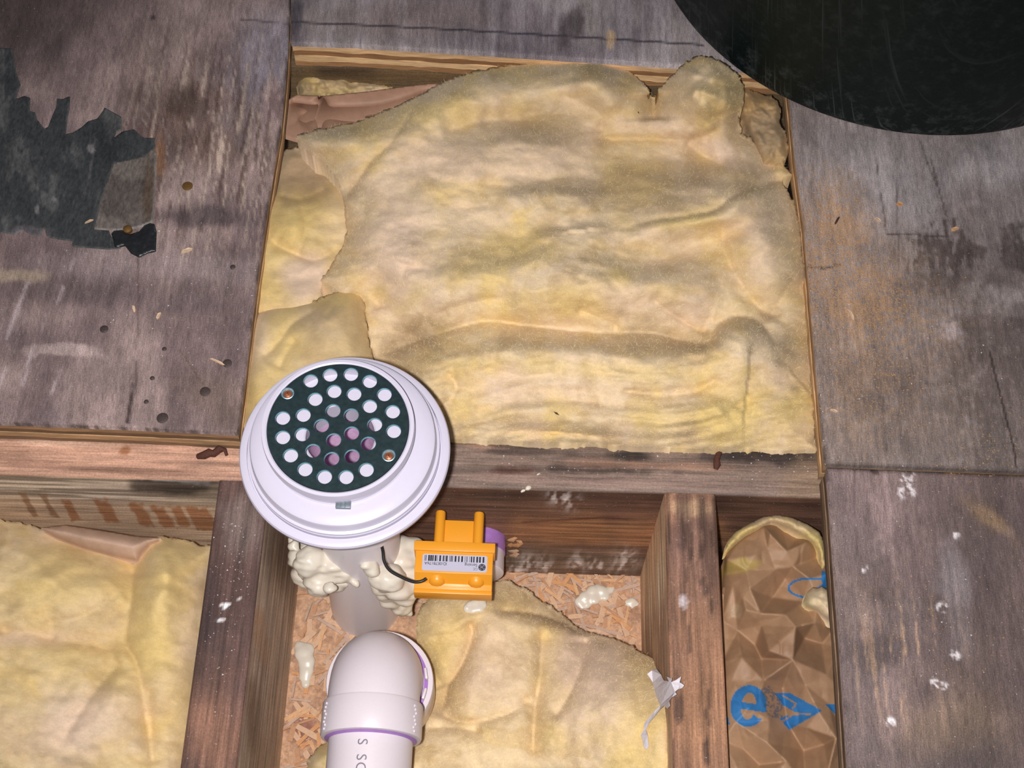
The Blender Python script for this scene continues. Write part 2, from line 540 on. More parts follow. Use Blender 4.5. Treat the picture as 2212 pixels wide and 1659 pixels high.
def ply_color(which):
    def f(u, v, ed, Z):
        p = P(u, v, 0.0); x, y = p[:, 0], p[:, 1]
        g1 = fbm(x * 330, y * 14, 3, 4); g2 = fbm(x * 90, y * 7, 9, 4); g3 = fbm(x * 14, y * 12, 21, 5)
        g4 = fbm(x * 700, y * 60, 33, 3)
        if which == 'left':
            c = np.tile(alb(124, 109, 108), (len(u), 1))
            c = mix(c, alb(88, 76, 78), sstep(0.42, 0.68, g3) * 0.8)
            c = mix(c, alb(150, 137, 142), sstep(0.30, 0.05, g3 * 0.6 + g2 * 0.25) * 0.6)
            c = mix(c, alb(95, 78, 70), stain(u, v, 470, 260, 140, 110, 20, 3, 0.4, 0.01) * 0.75)
            c = mix(c, alb(128, 124, 136), stain(u, v, 590, 130, 90, 120, 0, 5, 0.4, 0.01) * 0.7)  # bluish patch painted in for the daylight on this end
            c = mix(c, alb(140, 122, 122), stain(u, v, 570, 280, 20, 110, 12, 6, 0.2, 0.02) * 0.8)
            # ragged bleached and dark streaks along the grain
            reg = np.clip(blob(u, v, 450, 320, 190, 230, 15) * 1.3, 0, 1)
            c = mix(c, alb(152, 138, 128), sstep(0.55, 0.70, fbm(x * 430, y * 26, 73, 4)) * reg * 0.75)
            c = mix(c, alb(66, 50, 46), sstep(0.56, 0.68, fbm(x * 330, y * 24, 77, 4)) * reg * 0.75)
            c = mix(c, alb(70, 58, 54), stain(u, v, 395, 225, 50, 30, 0, 8, 0.3, 0.03) * 0.6)
            c = mix(c, alb(52, 46, 50), stain(u, v, 440, 470, 130, 22, 3, 11, 0.4, 0.02) * 0.7)
            c = mix(c, alb(50, 42, 42), stain(u, v, 60, 40, 180, 110, 0, 12, 0.6, 0.01) * 0.7)
            c = mix(c, alb(74, 64, 66), stain(u, v, 170, 620, 230, 35, -3, 13, 0.5, 0.01) * 0.7)
            c = mix(c, alb(72, 62, 66), stain(u, v, 110, 730, 160, 40, -8, 14, 0.5, 0.01) * 0.6)
            c = mix(c, alb(78, 68, 72), stain(u, v, 330, 650, 180, 25, 3, 15, 0.5, 0.015) * 0.5)
            c = mix(c, alb(150, 135, 134), stain(u, v, 130, 755, 70, 14, 0, 17, 0.2, 0.03) * 0.7)
            c = mix(c, alb(152, 138, 120), stain(u, v, 25, 595, 70, 14, 0, 18, 0.3, 0.03) * 0.5)
            c = mix(c, alb(128, 116, 118), stain(u, v, 330, 575, 300, 30, 2, 19, 0.4, 0.01) * 0.5)
            for i, (a, b_, l) in enumerate(((60, 610, 120), (100, 680, 140), (15, 790, 90), (160, 560, 110), (75, 760, 70), (130, 800, 60))):
                c = mix(c, alb(150, 138, 142), line_mask(u, v, [(a, b_), (a - l * 0.38, b_ + l)], 6, i, 0.45) * 0.6)
            c = mix(c, alb(110, 82, 62), stain(u, v, 345, 330, 12, 45, 0, 23, 0.3, 0.03) * 0.8)
            c = mix(c, alb(52, 42, 40), line_mask(u, v, [(288, 830), (285, 850), (275, 912)], 6, 2, 0.3) * 0.9)
            c = mix(c, alb(84, 70, 70), line_mask(u, v, [(299, 500), (297, 700), (292, 860)], 2.5, 4, 0.35) * 0.8)
            c = mix(c, alb(80, 66, 60), line_mask(u, v, [(389, 757), (415, 795), (438, 830)], 2.4, 4) * 0.9)
            c = mix(c, alb(46, 40, 42), sstep(0, 1, blob(u, v, 331, 38, 7, 6)) * 0.9)
            c = mix(c, alb(62, 56, 60), line_mask(u, v, [(520, 42), (640, 52)], 3, 5, 0.3) * 0.7)
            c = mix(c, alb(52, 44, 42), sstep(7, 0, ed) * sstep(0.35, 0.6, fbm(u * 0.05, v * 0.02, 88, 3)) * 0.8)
            c = mix(c, alb(96, 82, 74), stain(u, v, 470, 860, 90, 60, 0, 41, 0.4, 0.01) * 0.4)
        elif which == 'top':
            c = np.tile(alb(124, 118, 121), (len(u), 1))
            c = mix(c, alb(92, 86, 94), sstep(0.42, 0.70, g3) * 0.8)
            c = mix(c, alb(150, 146, 154), sstep(0.50, 0.68, g2) * 0.35)
            c = mix(c, alb(108, 94, 90), stain(u, v, 860, 40, 200, 40, 0, 3, 0.5, 0.01) * 0.5)
            for xx in np.linspace(660, 1500, 15):
                c = mix(c, alb(84, 80, 92), line_mask(u, v, [(xx, 70), (xx - 6, 140)], 3, int(xx), 0.42) * 0.55)
            c = mix(c, alb(38, 36, 46), line_mask(u, v, [(628, 48), (780, 54), (980, 64), (1200, 77), (1520, 97)], 3.2, 6, 0.22) * 0.9)
            c = mix(c, alb(60, 54, 56), stain(u, v, 1235, 55, 20, 45, 20, 9, 0.3, 0.04) * 0.8)
            c = mix(c, alb(56, 54, 62), stain(u, v, 640, 30, 14, 45, 5, 10, 0.3, 0.03) * 0.8)
            c = mix(c, alb(150, 128, 100), stain(u, v, 1318, 85, 9, 22, 0, 12, 0.2, 0.04) * 0.7)
        elif which == 'right':
            c = np.tile(alb(124, 115, 114), (len(u), 1))
            c = mix(c, alb(98, 88, 86), sstep(0.44, 0.66, g3) * 0.7)
            c = mix(c, alb(142, 139, 144), stain(u, v, 2080, 400, 330, 130, 0, 30, 0.6, 0.006) * 0.8)  # pale bluish area painted in for the daylight sheen
            c = mix(c, alb(128, 120, 122), sstep(0.52, 0.66, g2) * 0.4)
            c = mix(c, alb(70, 62, 62), stain(u, v, 2050, 545, 66, 66, 10, 31, 0.14, 0.035, 1.1) * sstep(0.34, 0.50, fbm(u * 0.13, v * 0.03, 19, 4)) * 0.95)
            c = mix(c, alb(74, 65, 62), stain(u, v, 1985, 560, 46, 40, 0, 32, 0.25, 0.04, 1.0) * sstep(0.40, 0.56, fbm(u * 0.13, v * 0.03, 29, 4)) * 0.8)
            c = mix(c, alb(62, 56, 58), stain(u, v, 2195, 550, 30, 55, -15, 33, 0.12, 0.035, 1.0) * 0.9)
            c = mix(c, alb(92, 80, 76), stain(u, v, 2150, 450, 90, 50, 0, 34, 0.5, 0.02) * 0.5)
            c = mix(c, alb(78, 70, 70), stain(u, v, 2170, 800, 170, 190, 0, 35, 0.6, 0.008) * 0.85)
            c = mix(c, alb(88, 78, 74), stain(u, v, 1930, 900, 330, 150, 0, 36, 0.8, 0.008) * 0.6)
            c = mix(c, alb(84, 75, 74), stain(u, v, 2060, 620, 110, 26, 0, 37, 0.3, 0.02) * 0.7)
            c = mix(c, alb(160, 152, 152), stain(u, v, 2170, 640, 90, 20, 8, 38, 0.5, 0.05, 1.2) * 0.45)
            c = mix(c, alb(140, 132, 132), stain(u, v, 2130, 668, 80, 12, 3, 39, 0.5, 0.05, 1.2) * 0.4)
            c = mix(c, alb(168, 158, 162), stain(u, v, 2055, 715, 20, 24, 0, 40, 0.4, 0.08, 1.2) * 0.5)
            saw = np.clip(blob(u, v, 1800, 470, 70, 95, -15) + blob(u, v, 1820, 590, 130, 90, 10) + 0.8 * blob(u, v, 1900, 680, 160, 70, 10) + 0.5 * blob(u, v, 1880, 840, 150, 130), 0, 1)
            c = mix(c, alb(146, 119, 94), saw * sstep(0.30, 0.62, fbm(x * 420, y * 420, 61, 3) * 0.6 + fbm(x * 40, y * 40, 66, 4) * 0.4) * 0.75)
            for i, (a, b_, c_, d_) in enumerate(((1890, 330, 1915, 500), (1935, 380, 1942, 570), (1985, 300, 2022, 400), (2010, 340, 2045, 470), (1770, 850, 1783, 990))):
                c = mix(c, alb(62, 54, 54), line_mask(u, v, [(a, b_), (c_, d_)], 2.6, i, 0.42) * 0.7)
            c = mix(c, alb(44, 36, 36), line_mask(u, v, [(2138, 760), (2150, 810), (2170, 890), (2190, 970), (2196, 1012)], 3.2, 5, 0.2) * 0.9)
            c = mix(c, alb(66, 58, 58), line_mask(u, v, [(1915, 505), (2010, 509), (2050, 512)], 2.6, 6, 0.2) * 0.8)
            c = mix(c, alb(46, 40, 40), line_mask(u, v, [(1748, 575), (1780, 580), (1815, 572)], 4, 6, 0.4) * 0.8)
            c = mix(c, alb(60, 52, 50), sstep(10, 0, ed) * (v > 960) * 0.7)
        else:
            c = np.tile(alb(112, 98, 98), (len(u), 1))
            c = mix(c, alb(134, 117, 118), stain(u, v, 1850, 1300, 90, 420, 0, 3, 0.6, 0.006) * 0.7)
            c = mix(c, alb(78, 68, 68), stain(u, v, 2160, 1330, 150, 420, 0, 4, 0.6, 0.006) * 0.85)
            c = mix(c, alb(84, 76, 76), sstep(0.46, 0.66, g3) * 0.7)
            c = mix(c, alb(72, 64, 64), stain(u, v, 1890, 1255, 45, 40, 0, 5, 0.3, 0.02) * 0.7)
            c = mix(c, alb(76, 68, 68), stain(u, v, 1900, 1410, 60, 40, 0, 6, 0.3, 0.02) * 0.7)
            c = mix(c, alb(132, 110, 88), stain(u, v, 2135, 1120, 60, 16, 35, 8, 0.4, 0.02) * 0.7)
            c = mix(c, alb(124, 106, 90), stain(u, v, 2060, 1560, 120, 60, 0, 9, 0.6, 0.01) * 0.5)
            c = mix(c, alb(118, 112, 116), stain(u, v, 2065, 1270, 30, 110, -10, 10, 0.4, 0.015) * 0.6)
            c = mix(c, alb(148, 124, 104), sstep(0.62, 0.72, g1) * blob(u, v, 1950, 1420, 90, 130) * 0.9)
            for i, (a, b_, rx, ry) in enumerate(((1958, 1040, 7, 22), (1965, 1065, 7, 7), (2035, 1312, 7, 6), (2063, 1415, 7, 5), (2030, 1478, 12, 5), (1924, 1560, 7, 6), (2067, 1158, 5, 4), (1868, 1232, 3, 6))):
                c = mix(c, alb(205, 200, 205), sstep(0.45, 0.62, fbm(u * 0.16, v * 0.12, i + 60, 3)) * sstep(0.08, 0.4, blob(u, v, a, b_, rx * 1.5, ry * 1.5, 20)) * 0.9)
            c = mix(c, alb(64, 52, 50), stain(u, v, 1888, 1018, 12, 6, 20, 4, 0.2, 0.08) * 0.9)
            c = mix(c, alb(150, 115, 80), stain(u, v, 2150, 1022, 100, 5, 1, 4, 0.2, 0.05) * 0.7)
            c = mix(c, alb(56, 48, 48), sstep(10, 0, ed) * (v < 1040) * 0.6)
            c = mix(c, alb(74, 64, 66), line_mask(u, v, [(1846, 1010), (1850, 1200)], 2.6, 6, 0.35) * 0.7)
        g5 = fbm(x * 55, y * 38, 57, 4)
        c = c * np.array([1.54, 1.47, 1.37]) * (1.10 if which == 'left' else 1.0) * (0.68 + 0.64 * g5)[:, None] * (0.80 + 0.40 * g1)[:, None] * (0.72 + 0.56 * g4)[:, None]
        return np.clip(c, 0.004, 0.9)
    return f


floor = thing('floor', None, None, (0, 0, 0))
floor['kind'] = 'structure'

EDGE_L = [(622, 92), (618, 150), (607, 270), (596, 330), (580, 430), (558, 580), (542, 700), (527, 830), (515, 925), (513, 936)]
EDGE_R = [(1704, 190), (1718, 330), (1738, 480), (1750, 620), (1765, 800), (1783, 1003)]
EDGE_RL = [(1786, 1010), (1800, 1200), (1815, 1400), (1832, 1659), (1848, 1860)]
EDGE_T = [(628, 92), (760, 97), (1000, 111), (1250, 127), (1490, 143), (1702, 156)]
sheets = {
    'left': [(-500, -700), (627, -700), (626, 0)] + EDGE_L + [(300, 925), (0, 913), (-420, 900)],
    'top': [(632, -700), (2900, -700), (2900, -60), (2240, -30), (1702, 156)] + EDGE_T[::-1][1:],
    'right': [(1702, 162)] + EDGE_R + [(2000, 1011), (2212, 1020), (2780, 1040), (2860, -40), (2240, -24)],
    'lower': EDGE_RL + [(2720, 1880), (2740, 1049), (2212, 1027), (2000, 1019)],
}
EDGE_TONES = {'left': ((160, 126, 92), (118, 92, 70), (176, 142, 104), (130, 104, 80)), 'top': ((216, 178, 132), (146, 108, 74), (224, 188, 140), (170, 128, 88)),
              'right': ((182, 148, 110), (146, 114, 84), (190, 154, 114), (150, 120, 92)), 'lower': ((120, 98, 78), (90, 72, 58), (132, 108, 86), (98, 80, 64))}
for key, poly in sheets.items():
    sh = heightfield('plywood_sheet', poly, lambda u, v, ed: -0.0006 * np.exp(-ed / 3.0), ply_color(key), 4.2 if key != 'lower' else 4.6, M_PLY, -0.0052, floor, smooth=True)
    bm_pts = P(np.array([q[0] for q in poly], float), np.array([q[1] for q in poly], float), 0.0)
    # the plies below the face veneer, each a little out of line with the next
    dens = []
    for i in range(len(bm_pts)):
        a, b = bm_pts[i], bm_pts[(i + 1) % len(bm_pts)]
        k = max(1, int(np.linalg.norm(b - a) / 0.006)) if (-0.45 < a[0] < 0.45 and 0.1 < a[1] < 0.85) else 1
        for j in range(k): dens.append(a + (b - a) * j / k)
    dens = np.array(dens)
    cen = dens.mean(0)
    nx_ = np.roll(dens, -1, 0) - np.roll(dens, 1, 0)
    nrm = np.stack([nx_[:, 1], -nx_[:, 0]], 1); nrm /= np.linalg.norm(nrm, axis=1)[:, None] + 1e-9
    area = np.sum(dens[:, 0] * np.roll(dens[:, 1], -1) - np.roll(dens[:, 0], -1) * dens[:, 1])
    if area < 0: nrm = -nrm                      # outward
    rough_amt = 0.0016 if key == 'top' else 0.0006
    for li, tone in enumerate(EDGE_TONES[key]):
        off = np.array([0.0, -0.0006, 0.0002, -0.0004])[li] - 0.0007 + rough_amt * (fbm(np.arange(len(dens)) * 0.35, np.full(len(dens), li * 7.7), 5, 3) - 0.5) * 2
        q = dens[:, :2] + nrm * off[:, None]
        z1 = -0.0050 - li * 0.0060; z0 = z1 - 0.0059
        n = len(q)
        vv = np.vstack([np.c_[q, np.full(n, z1)], np.c_[q, np.full(n, z0)]])
        ff = [list(range(n)), list(range(2 * n - 1, n - 1, -1))] + [[i, n + i, n + (i + 1) % n, (i + 1) % n] for i in range(n)]
        cc = np.tile(alb(*tone), (2 * n, 1)) * (0.7 + 0.6 * fbm(np.arange(2 * n) * 0.2, np.full(2 * n, li * 3.3), 9, 3))[:, None]
        lo = mesh_obj('ply_layer', vv, ff, M_PLYEDGE, sh, cc)
        finish(lo)
    sheets[key] = (poly, sh)

# nails driven in the sheets
for (u, v, r, rust) in ((405, 402, 12, 1), (225, 711, 9, 0), (491, 785, 10, 0), (443, 846, 11, 0), (351, 903, 12, 0), (503, 577, 6, 0), (355, 754, 5, 0), (316, 868, 5, 0), (329, 817, 5, 0)):
    c = P(u, v, 0.0); rr = r / 2850.0
    b = MB(); b.lathe([(rr, -0.001), (rr, 0.0002), (rr * 0.8, 0.0006), (rr * 0.25, 0.0008), (0.0001, 0.0008)], c, 14)
    b.build('nail_head', M_NAILRUST if rust else M_NAIL, sheets['left'][1], True)

# ------------------------------------------------------------------ joists


def joist(name, label, x0, y0, x1, y1, axis, colf, step=0.0022):
    """a sawn joist, its wear and any side brightening painted over a fine grid on the faces in view, edges eased"""
    z0, z1 = OZ, JZ
    vs = []; fs = []; cs = []
    e = 0.0022
    def grid(fn, n, m):
        b0 = len(vs)
        for j in range(m + 1):
            for i in range(n + 1):
                vs.append(fn(i / n, j / m))
        for j in range(m):
            for i in range(n):
                a = b0 + j * (n + 1) + i
                fs.append((a, a + 1, a + n + 2, a + n + 1))
    lx, ly, lz = x1 - x0, y1 - y0, z1 - z0
    N = lambda L: max(2, int(L / step))
    if axis == 'x':
        prof = [(y0, z0), (y0, z1 - e), (y0 + e * 0.3, z1 - e * 0.3), (y0 + e, z1), (y1 - e, z1), (y1 - e * 0.3, z1 - e * 0.3), (y1, z1 - e), (y1, z0)]
    else:
        prof = [(x0, z0), (x0, z1 - e), (x0 + e * 0.3, z1 - e * 0.3), (x0 + e, z1), (x1 - e, z1), (x1 - e * 0.3, z1 - e * 0.3), (x1, z1 - e), (x1, z0)]
    line = []
    for i in range(len(prof) - 1):
        a, b = prof[i], prof[i + 1]
        k = max(1, int(math.hypot(b[0] - a[0], b[1] - a[1]) / step))
        for j in range(k): line.append((a[0] + (b[0] - a[0]) * j / k, a[1] + (b[1] - a[1]) * j / k))
    line.append(prof[-1])
    n = N(lx if axis == 'x' else ly); m = len(line)
    for i in range(n + 1):
        t = i / n
        for (q, z) in line:
            vs.append((x0 + lx * t, q, z) if axis == 'x' else (q, y0 + ly * t, z))
    for i in range(n):
        for j in range(m - 1):
            a = i * m + j
            fs.append((a, a + 1, a + m + 1, a + m))
    fs.append(tuple(range(m))); fs.append(tuple(n * m + j for j in range(m))[::-1])
    fs.append([0] + [i * m for i in range(1, n + 1)] + [n * m + m - 1] + [i * m + m - 1 for i in range(n - 1, -1, -1)])
    V = np.array(vs)
    u, v = px(V)
    C = colf(V, u, v)
    o = mesh_obj(name, V, fs, M_WOODX if axis == 'x' else M_WOODY, None, C)
    finish(o, True, 0, 50)
    return tag(o, label, 'joist', 'joists around the opening')


def header_col(V, u, v):
    x, y, z = V[:, 0], V[:, 1], V[:, 2]
    top = z > JZ - 0.0035
    g = fbm(x * 14, (y + z) * 260, 4, 4); g2 = fbm(x * 30, (y + z) * 60, 8, 4); g3 = fbm(x * 20, (y + z) * 20, 15, 4)
    left = u < 640
    c = np.tile(alb(108, 93, 86), (len(u), 1))
    # top, right of the drain: dirty grey brown with black smudges
    c = mix(c, alb(40, 34, 34), stain(u, v, 1640, 985, 130, 16, 2, 1, 0.3, 0.02) * 0.9)
    c = mix(c, alb(36, 31, 31), stain(u, v, 1360, 985, 60, 13, 2, 2, 0.3, 0.03) * 0.9)
    c = mix(c, alb(42, 35, 34), stain(u, v, 1280, 1015, 130, 9, 2, 3, 0.3, 0.03) * 0.8)
    c = mix(c, alb(44, 37, 36), stain(u, v, 1130, 975, 90, 9, 2, 5, 0.3, 0.03) * 0.7)
    c = mix(c, alb(78, 50, 42), stain(u, v, 1110, 1018, 50, 9, 0, 6, 0.3, 0.04) * 0.8)
    c = mix(c, alb(138, 108, 92), stain(u, v, 1400, 1005, 160, 9, 2, 7, 0.4, 0.02) * 0.7)
    c = mix(c, alb(140, 112, 98), stain(u, v, 1040, 965, 40, 6, 2, 8, 0.3, 0.03) * 0.6)
    c = mix(c, alb(124, 104, 98), stain(u, v, 1350, 1040, 400, 10, 2, 9, 0.4, 0.02) * 0.5)
    c = mix(c, alb(120, 102, 84), stain(u, v, 1750, 1060, 60, 60, 0, 29, 0.4, 0.03) * 0.7)
    # left top: lighter, fresher pinkish wood
    lt = sstep(640, 560, u) * top
    c = mix(c, alb(160, 126, 108), lt)
    c = mix(c, alb(120, 92, 78), lt * stain(u, v, 230, 1012, 300, 10, 3, 12, 0.4, 0.02) * 0.7)
    c = mix(c, alb(66, 54, 48), lt * stain(u, v, 100, 925, 120, 7, 3, 13, 0.2, 0.03) * 0.8)
    c = mix(c, alb(125, 84, 58), lt * stain(u, v, 270, 973, 16, 14, -50, 14, 0.15, 0.04) * 0.9)
    c = mix(c, alb(190, 160, 140), lt * stain(u, v, 130, 958, 120, 6, 2, 16, 0.3, 0.04) * 0.6)
    # right south face: red brown, lighter brown in its middle
    sf = (~top) & (~left)
    c = mix(c, alb(80, 58, 48), sf * 1.0)
    c = mix(c, alb(120, 86, 60), sf * stain(u, v, 1330, 1150, 260, 26, 2, 17, 0.5, 0.015) * 0.9)
    c = mix(c, alb(58, 40, 34), sf * stain(u, v, 1300, 1075, 500, 12, 2, 18, 0.4, 0.02) * 0.8)
    c = mix(c, alb(92, 78, 66), sf * stain(u, v, 1270, 1215, 240, 30, 2, 19, 0.5, 0.015) * 0.8)
    c = mix(c, alb(70, 42, 34), sf * line_mask(u, v, [(1130, 1128), (1300, 1118), (1440, 1128)], 3, 4, 0.3) * 0.8)
    for i, (a, b) in enumerate(((1140, 1215), (1175, 1222), (1248, 1215), (1290, 1222), (1345, 1218), (1118, 1232), (1355, 1205), (1205, 1072), (1228, 1080))):
        c = mix(c, alb(178, 172, 172), sf * sstep(0.42, 0.66, fbm(u * 0.11 + v * 0.06, v * 0.05 - u * 0.03, i + 3, 4)) * blob(u, v, a, b, 20, 18, 30) * 0.75)
    # left south face: whitewashed smears above, brown slots where an old comb of glue missed the wood
    lf = (~top) & left
    c = mix(c, alb(120, 109, 97), lf * 1.0)
    c = mix(c, alb(170, 158, 146), lf * sstep(0.48, 0.62, g) * blob(u, v, 120, 1060, 260, 40, 4) * 0.9)
    c = mix(c, alb(50, 44, 42), lf * stain(u, v, 400, 1045, 110, 22, 2, 20, 0.3, 0.02) * 0.9)
    c = mix(c, alb(150, 150, 152), lf * stain(u, v, 370, 1036, 70, 6, 4, 21, 0.3, 0.04) * 0.7)
    c = mix(c, alb(158, 138, 118), lf * sstep(1076, 1094, v - 0.04 * (u - 300)) * 0.8)
    for i, (a, b, w) in enumerate(((62, 1090, 7), (105, 1092, 7), (152, 1100, 10), (230, 1103, 15), (306, 1112, 15), (352, 1116, 14), (390, 1117, 13), (425, 1119, 13), (450, 1122, 10))):
        m = sstep(1.15, 0.85, np.maximum(np.abs((u - a) - 0.55 * (v - b)) / w, np.abs(v - b) / 23.0) + 0.7 * (fbm(u * 0.07, v * 0.07, i, 3) - 0.5))
        c = mix(c, alb(124, 84, 56) if i > 1 else alb(112, 86, 66), lf * m * 0.85)
    return np.clip(c * np.where(top, 1.36, 1.85)[:, None] * np.array([1.03, 1.0, 0.95]) * (0.4 + 1.2 * g)[:, None] * (0.8 + 0.4 * g2)[:, None], 0.004, 0.9)  # south faces brightened in the colour to make up for weak flash there


def joist_col(kind):
    def f(V, u, v):
        x, y, z = V[:, 0], V[:, 1], V[:, 2]
        top = z > JZ - 0.0035
        g = fbm((x + z) * 330, y * 12, 4, 4); g2 = fbm((x + z) * 60, y * 30, 8, 4)
        if kind == 'left':
            c = np.tile(alb(78, 60, 56), (len(u), 1))
            c = mix(c, alb(120, 88, 72), top * stain(u, v, 460, 1600, 60, 150, -8, 2, 0.5, 0.01) * 0.8)
            c = mix(c, alb(104, 90, 86), top * stain(u, v, 520, 1130, 40, 70, 0, 3, 0.4, 0.02) * 0.8)
            c = mix(c, alb(52, 42, 42), top * stain(u, v, 440, 1330, 40, 160, -8, 4, 0.5, 0.02) * 0.7)
            c = mix(c, alb(212, 206, 206), top * (stain(u, v, 486, 1308, 9, 5, 0, 5, 0.1, 0.1) + stain(u, v, 477, 1340, 6, 5, 0, 6, 0.1, 0.1) + stain(u, v, 520, 1295, 4, 4, 0, 7, 0.1, 0.1)))
            side = ~top
            c = mix(c, alb(116, 102, 88), side * 1.0)
            c = mix(c, alb(112, 80, 50), side * stain(u, v, 565, 1380, 14, 60, -6, 8, 0.3, 0.03) * 0.9)
            c = mix(c, alb(88, 70, 54), side * stain(u, v, 545, 1500, 16, 240, -6, 9, 0.5, 0.02) * 0.8)
            c = mix(c, alb(138, 124, 112), side * stain(u, v, 590, 1480, 40, 300, -6, 10, 0.5, 0.02) * 0.5)
            c = mix(c, alb(80, 62, 50), side * stain(u, v, 610, 1190, 40, 60, 0, 11, 0.4, 0.02) * 0.6)
        else:
            c = np.tile(alb(128, 96, 78), (len(u), 1))
            c = mix(c, alb(98, 76, 70), top * stain(u, v, 1500, 1210, 70, 110, 0, 2, 0.5, 0.012) * 0.8)
            c = mix(c, alb(160, 132, 106), top * stain(u, v, 1500, 1098, 42, 22, 0, 3, 0.3, 0.04) * 0.9)
            c = mix(c, alb(66, 52, 50), top * stain(u, v, 1475, 1130, 14, 60, 0, 33, 0.3, 0.04) * 0.6)
            c = mix(c, alb(150, 112, 84), top * stain(u, v, 1520, 1560, 60, 200, 0, 4, 0.6, 0.012) * 0.7)
            c = mix(c, alb(76, 58, 50), top * sstep(0.60, 0.72, fbm((x + z) * 260, y * 40, 44, 3)) * 0.8)
            c = mix(c, alb(205, 196, 200), top * stain(u, v, 1476, 1300, 8, 12, 0, 5, 0.15, 0.1) * 0.8)
            side = ~top
            c = mix(c, alb(112, 94, 78), side * 1.0)
            c = mix(c, alb(140, 120, 98), side * stain(u, v, 1420, 1200, 30, 110, 10, 6, 0.5, 0.02) * 0.7)
            c = mix(c, alb(150, 140, 130), side * sstep(0.62, 0.7, g) * blob(u, v, 1420, 1310, 40, 100) * 0.8)
            c = mix(c, alb(84, 66, 56), side * stain(u, v, 1430, 1430, 16, 120, 0, 7, 0.4, 0.02) * 0.7)
        return np.clip(c * np.where(top, 1.30, 2.6 if kind == 'left' else 3.3)[:, None] * np.array([1.03, 1.0, 0.96]) * (0.35 + 1.3 * g)[:, None] * (0.75 + 0.5 * g2)[:, None], 0.004, 0.9)  # side faces painted paler to offset the flash grazing them, right joist most
    return f


JXL = [float(np.mean([P(q[0], q[1], JZ)[0] for q in e])) for e in (((468, 1040), (393, 1659)), ((573, 1138), (507, 1659)), ((1440, 1090), (1450, 1659)), ((1558, 1090), (1565, 1659)))]
HY0 = float(np.mean([P(*q, JZ)[1] for q in ((1000, 1047), (1300, 1059), (1740, 1078))])); HY1 = float(np.mean([P(*q, JZ)[1] for q in ((1000, 955), (1300, 964), (1740, 976))]))
joist('joist', 'long dark header joist crossing below the opening behind the white drain', -0.52, HY0, 0.34, HY1, 'x', header_col, 0.0016)
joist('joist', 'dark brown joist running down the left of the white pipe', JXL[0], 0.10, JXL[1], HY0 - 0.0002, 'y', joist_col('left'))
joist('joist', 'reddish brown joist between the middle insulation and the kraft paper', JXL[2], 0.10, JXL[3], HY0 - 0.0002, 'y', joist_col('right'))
# joist under the far edge of the opening, seen in shadow below the sawn plies
def far_col(V, u, v):
    x, y, z = V[:, 0], V[:, 1], V[:, 2]
    g = fbm(x * 14, (y + z) * 260, 24, 4); g2 = fbm(x * 20, (y + z) * 40, 28, 4)
    c = np.tile(alb(112, 92, 66), (len(u), 1))
    c = mix(c, alb(74, 60, 46), stain(u, v, 740, 150, 60, 20, 2, 2, 0.5, 0.02) * 0.8)
    c = mix(c, alb(140, 110, 74), stain(u, v, 900, 165, 120, 10, 2, 4, 0.5, 0.02) * 0.6)
    c = mix(c, alb(86, 76, 66), stain(u, v, 850, 140, 220, 10, 2, 5, 0.5, 0.02) * 0.6)
    return np.clip(c * (0.6 + 0.8 * g)[:, None] * (0.8 + 0.4 * g2)[:, None], 0.004, 0.9)
joist('joist', 'weathered joist under the far plywood edge, mostly hidden by insulation', -0.34, 0.7715, 0.40, 0.8060, 'x', far_col)

# splinters where the stub pipe was bored through the header
hj = bpy.data.objects['joist']
for i, (u, v, a, L) in enumerate(((1108, 1166, -8, 24), (1118, 1178, -12, 30), (1110, 1192, -16, 28), (1122, 1172, -4, 16), (1104, 1178, 10, 14), (1112, 1200, -20, 26))):
    c = PY(u, v, HY0 - 0.003); l = L / 3000.0
    b = MB(); Mx = Matrix.Translation(c) @ Matrix.Rotation(math.radians(a), 4, 'Y') @ Matrix.Rotation(math.radians(22 - 9 * (i % 4)), 4, 'Z')
    b.add([tuple(Mx @ Vector(p)) for p in ((-l / 2, 0.0012, -0.0016), (-l / 2, 0.0012, 0.0016), (0, -0.001, 0.0024), (l / 2, 0, 0.0002), (0, -0.001, -0.0022), (-l / 4, 0.002, 0), (l / 4, 0.0018, 0))],
          [(0, 4, 2, 1), (4, 3, 2), (0, 1, 5), (1, 2, 6, 5), (2, 3, 6), (4, 0, 5, 6), (3, 4, 6)])
    b.build('splinter', M_STRANDS[i % 3], hj)

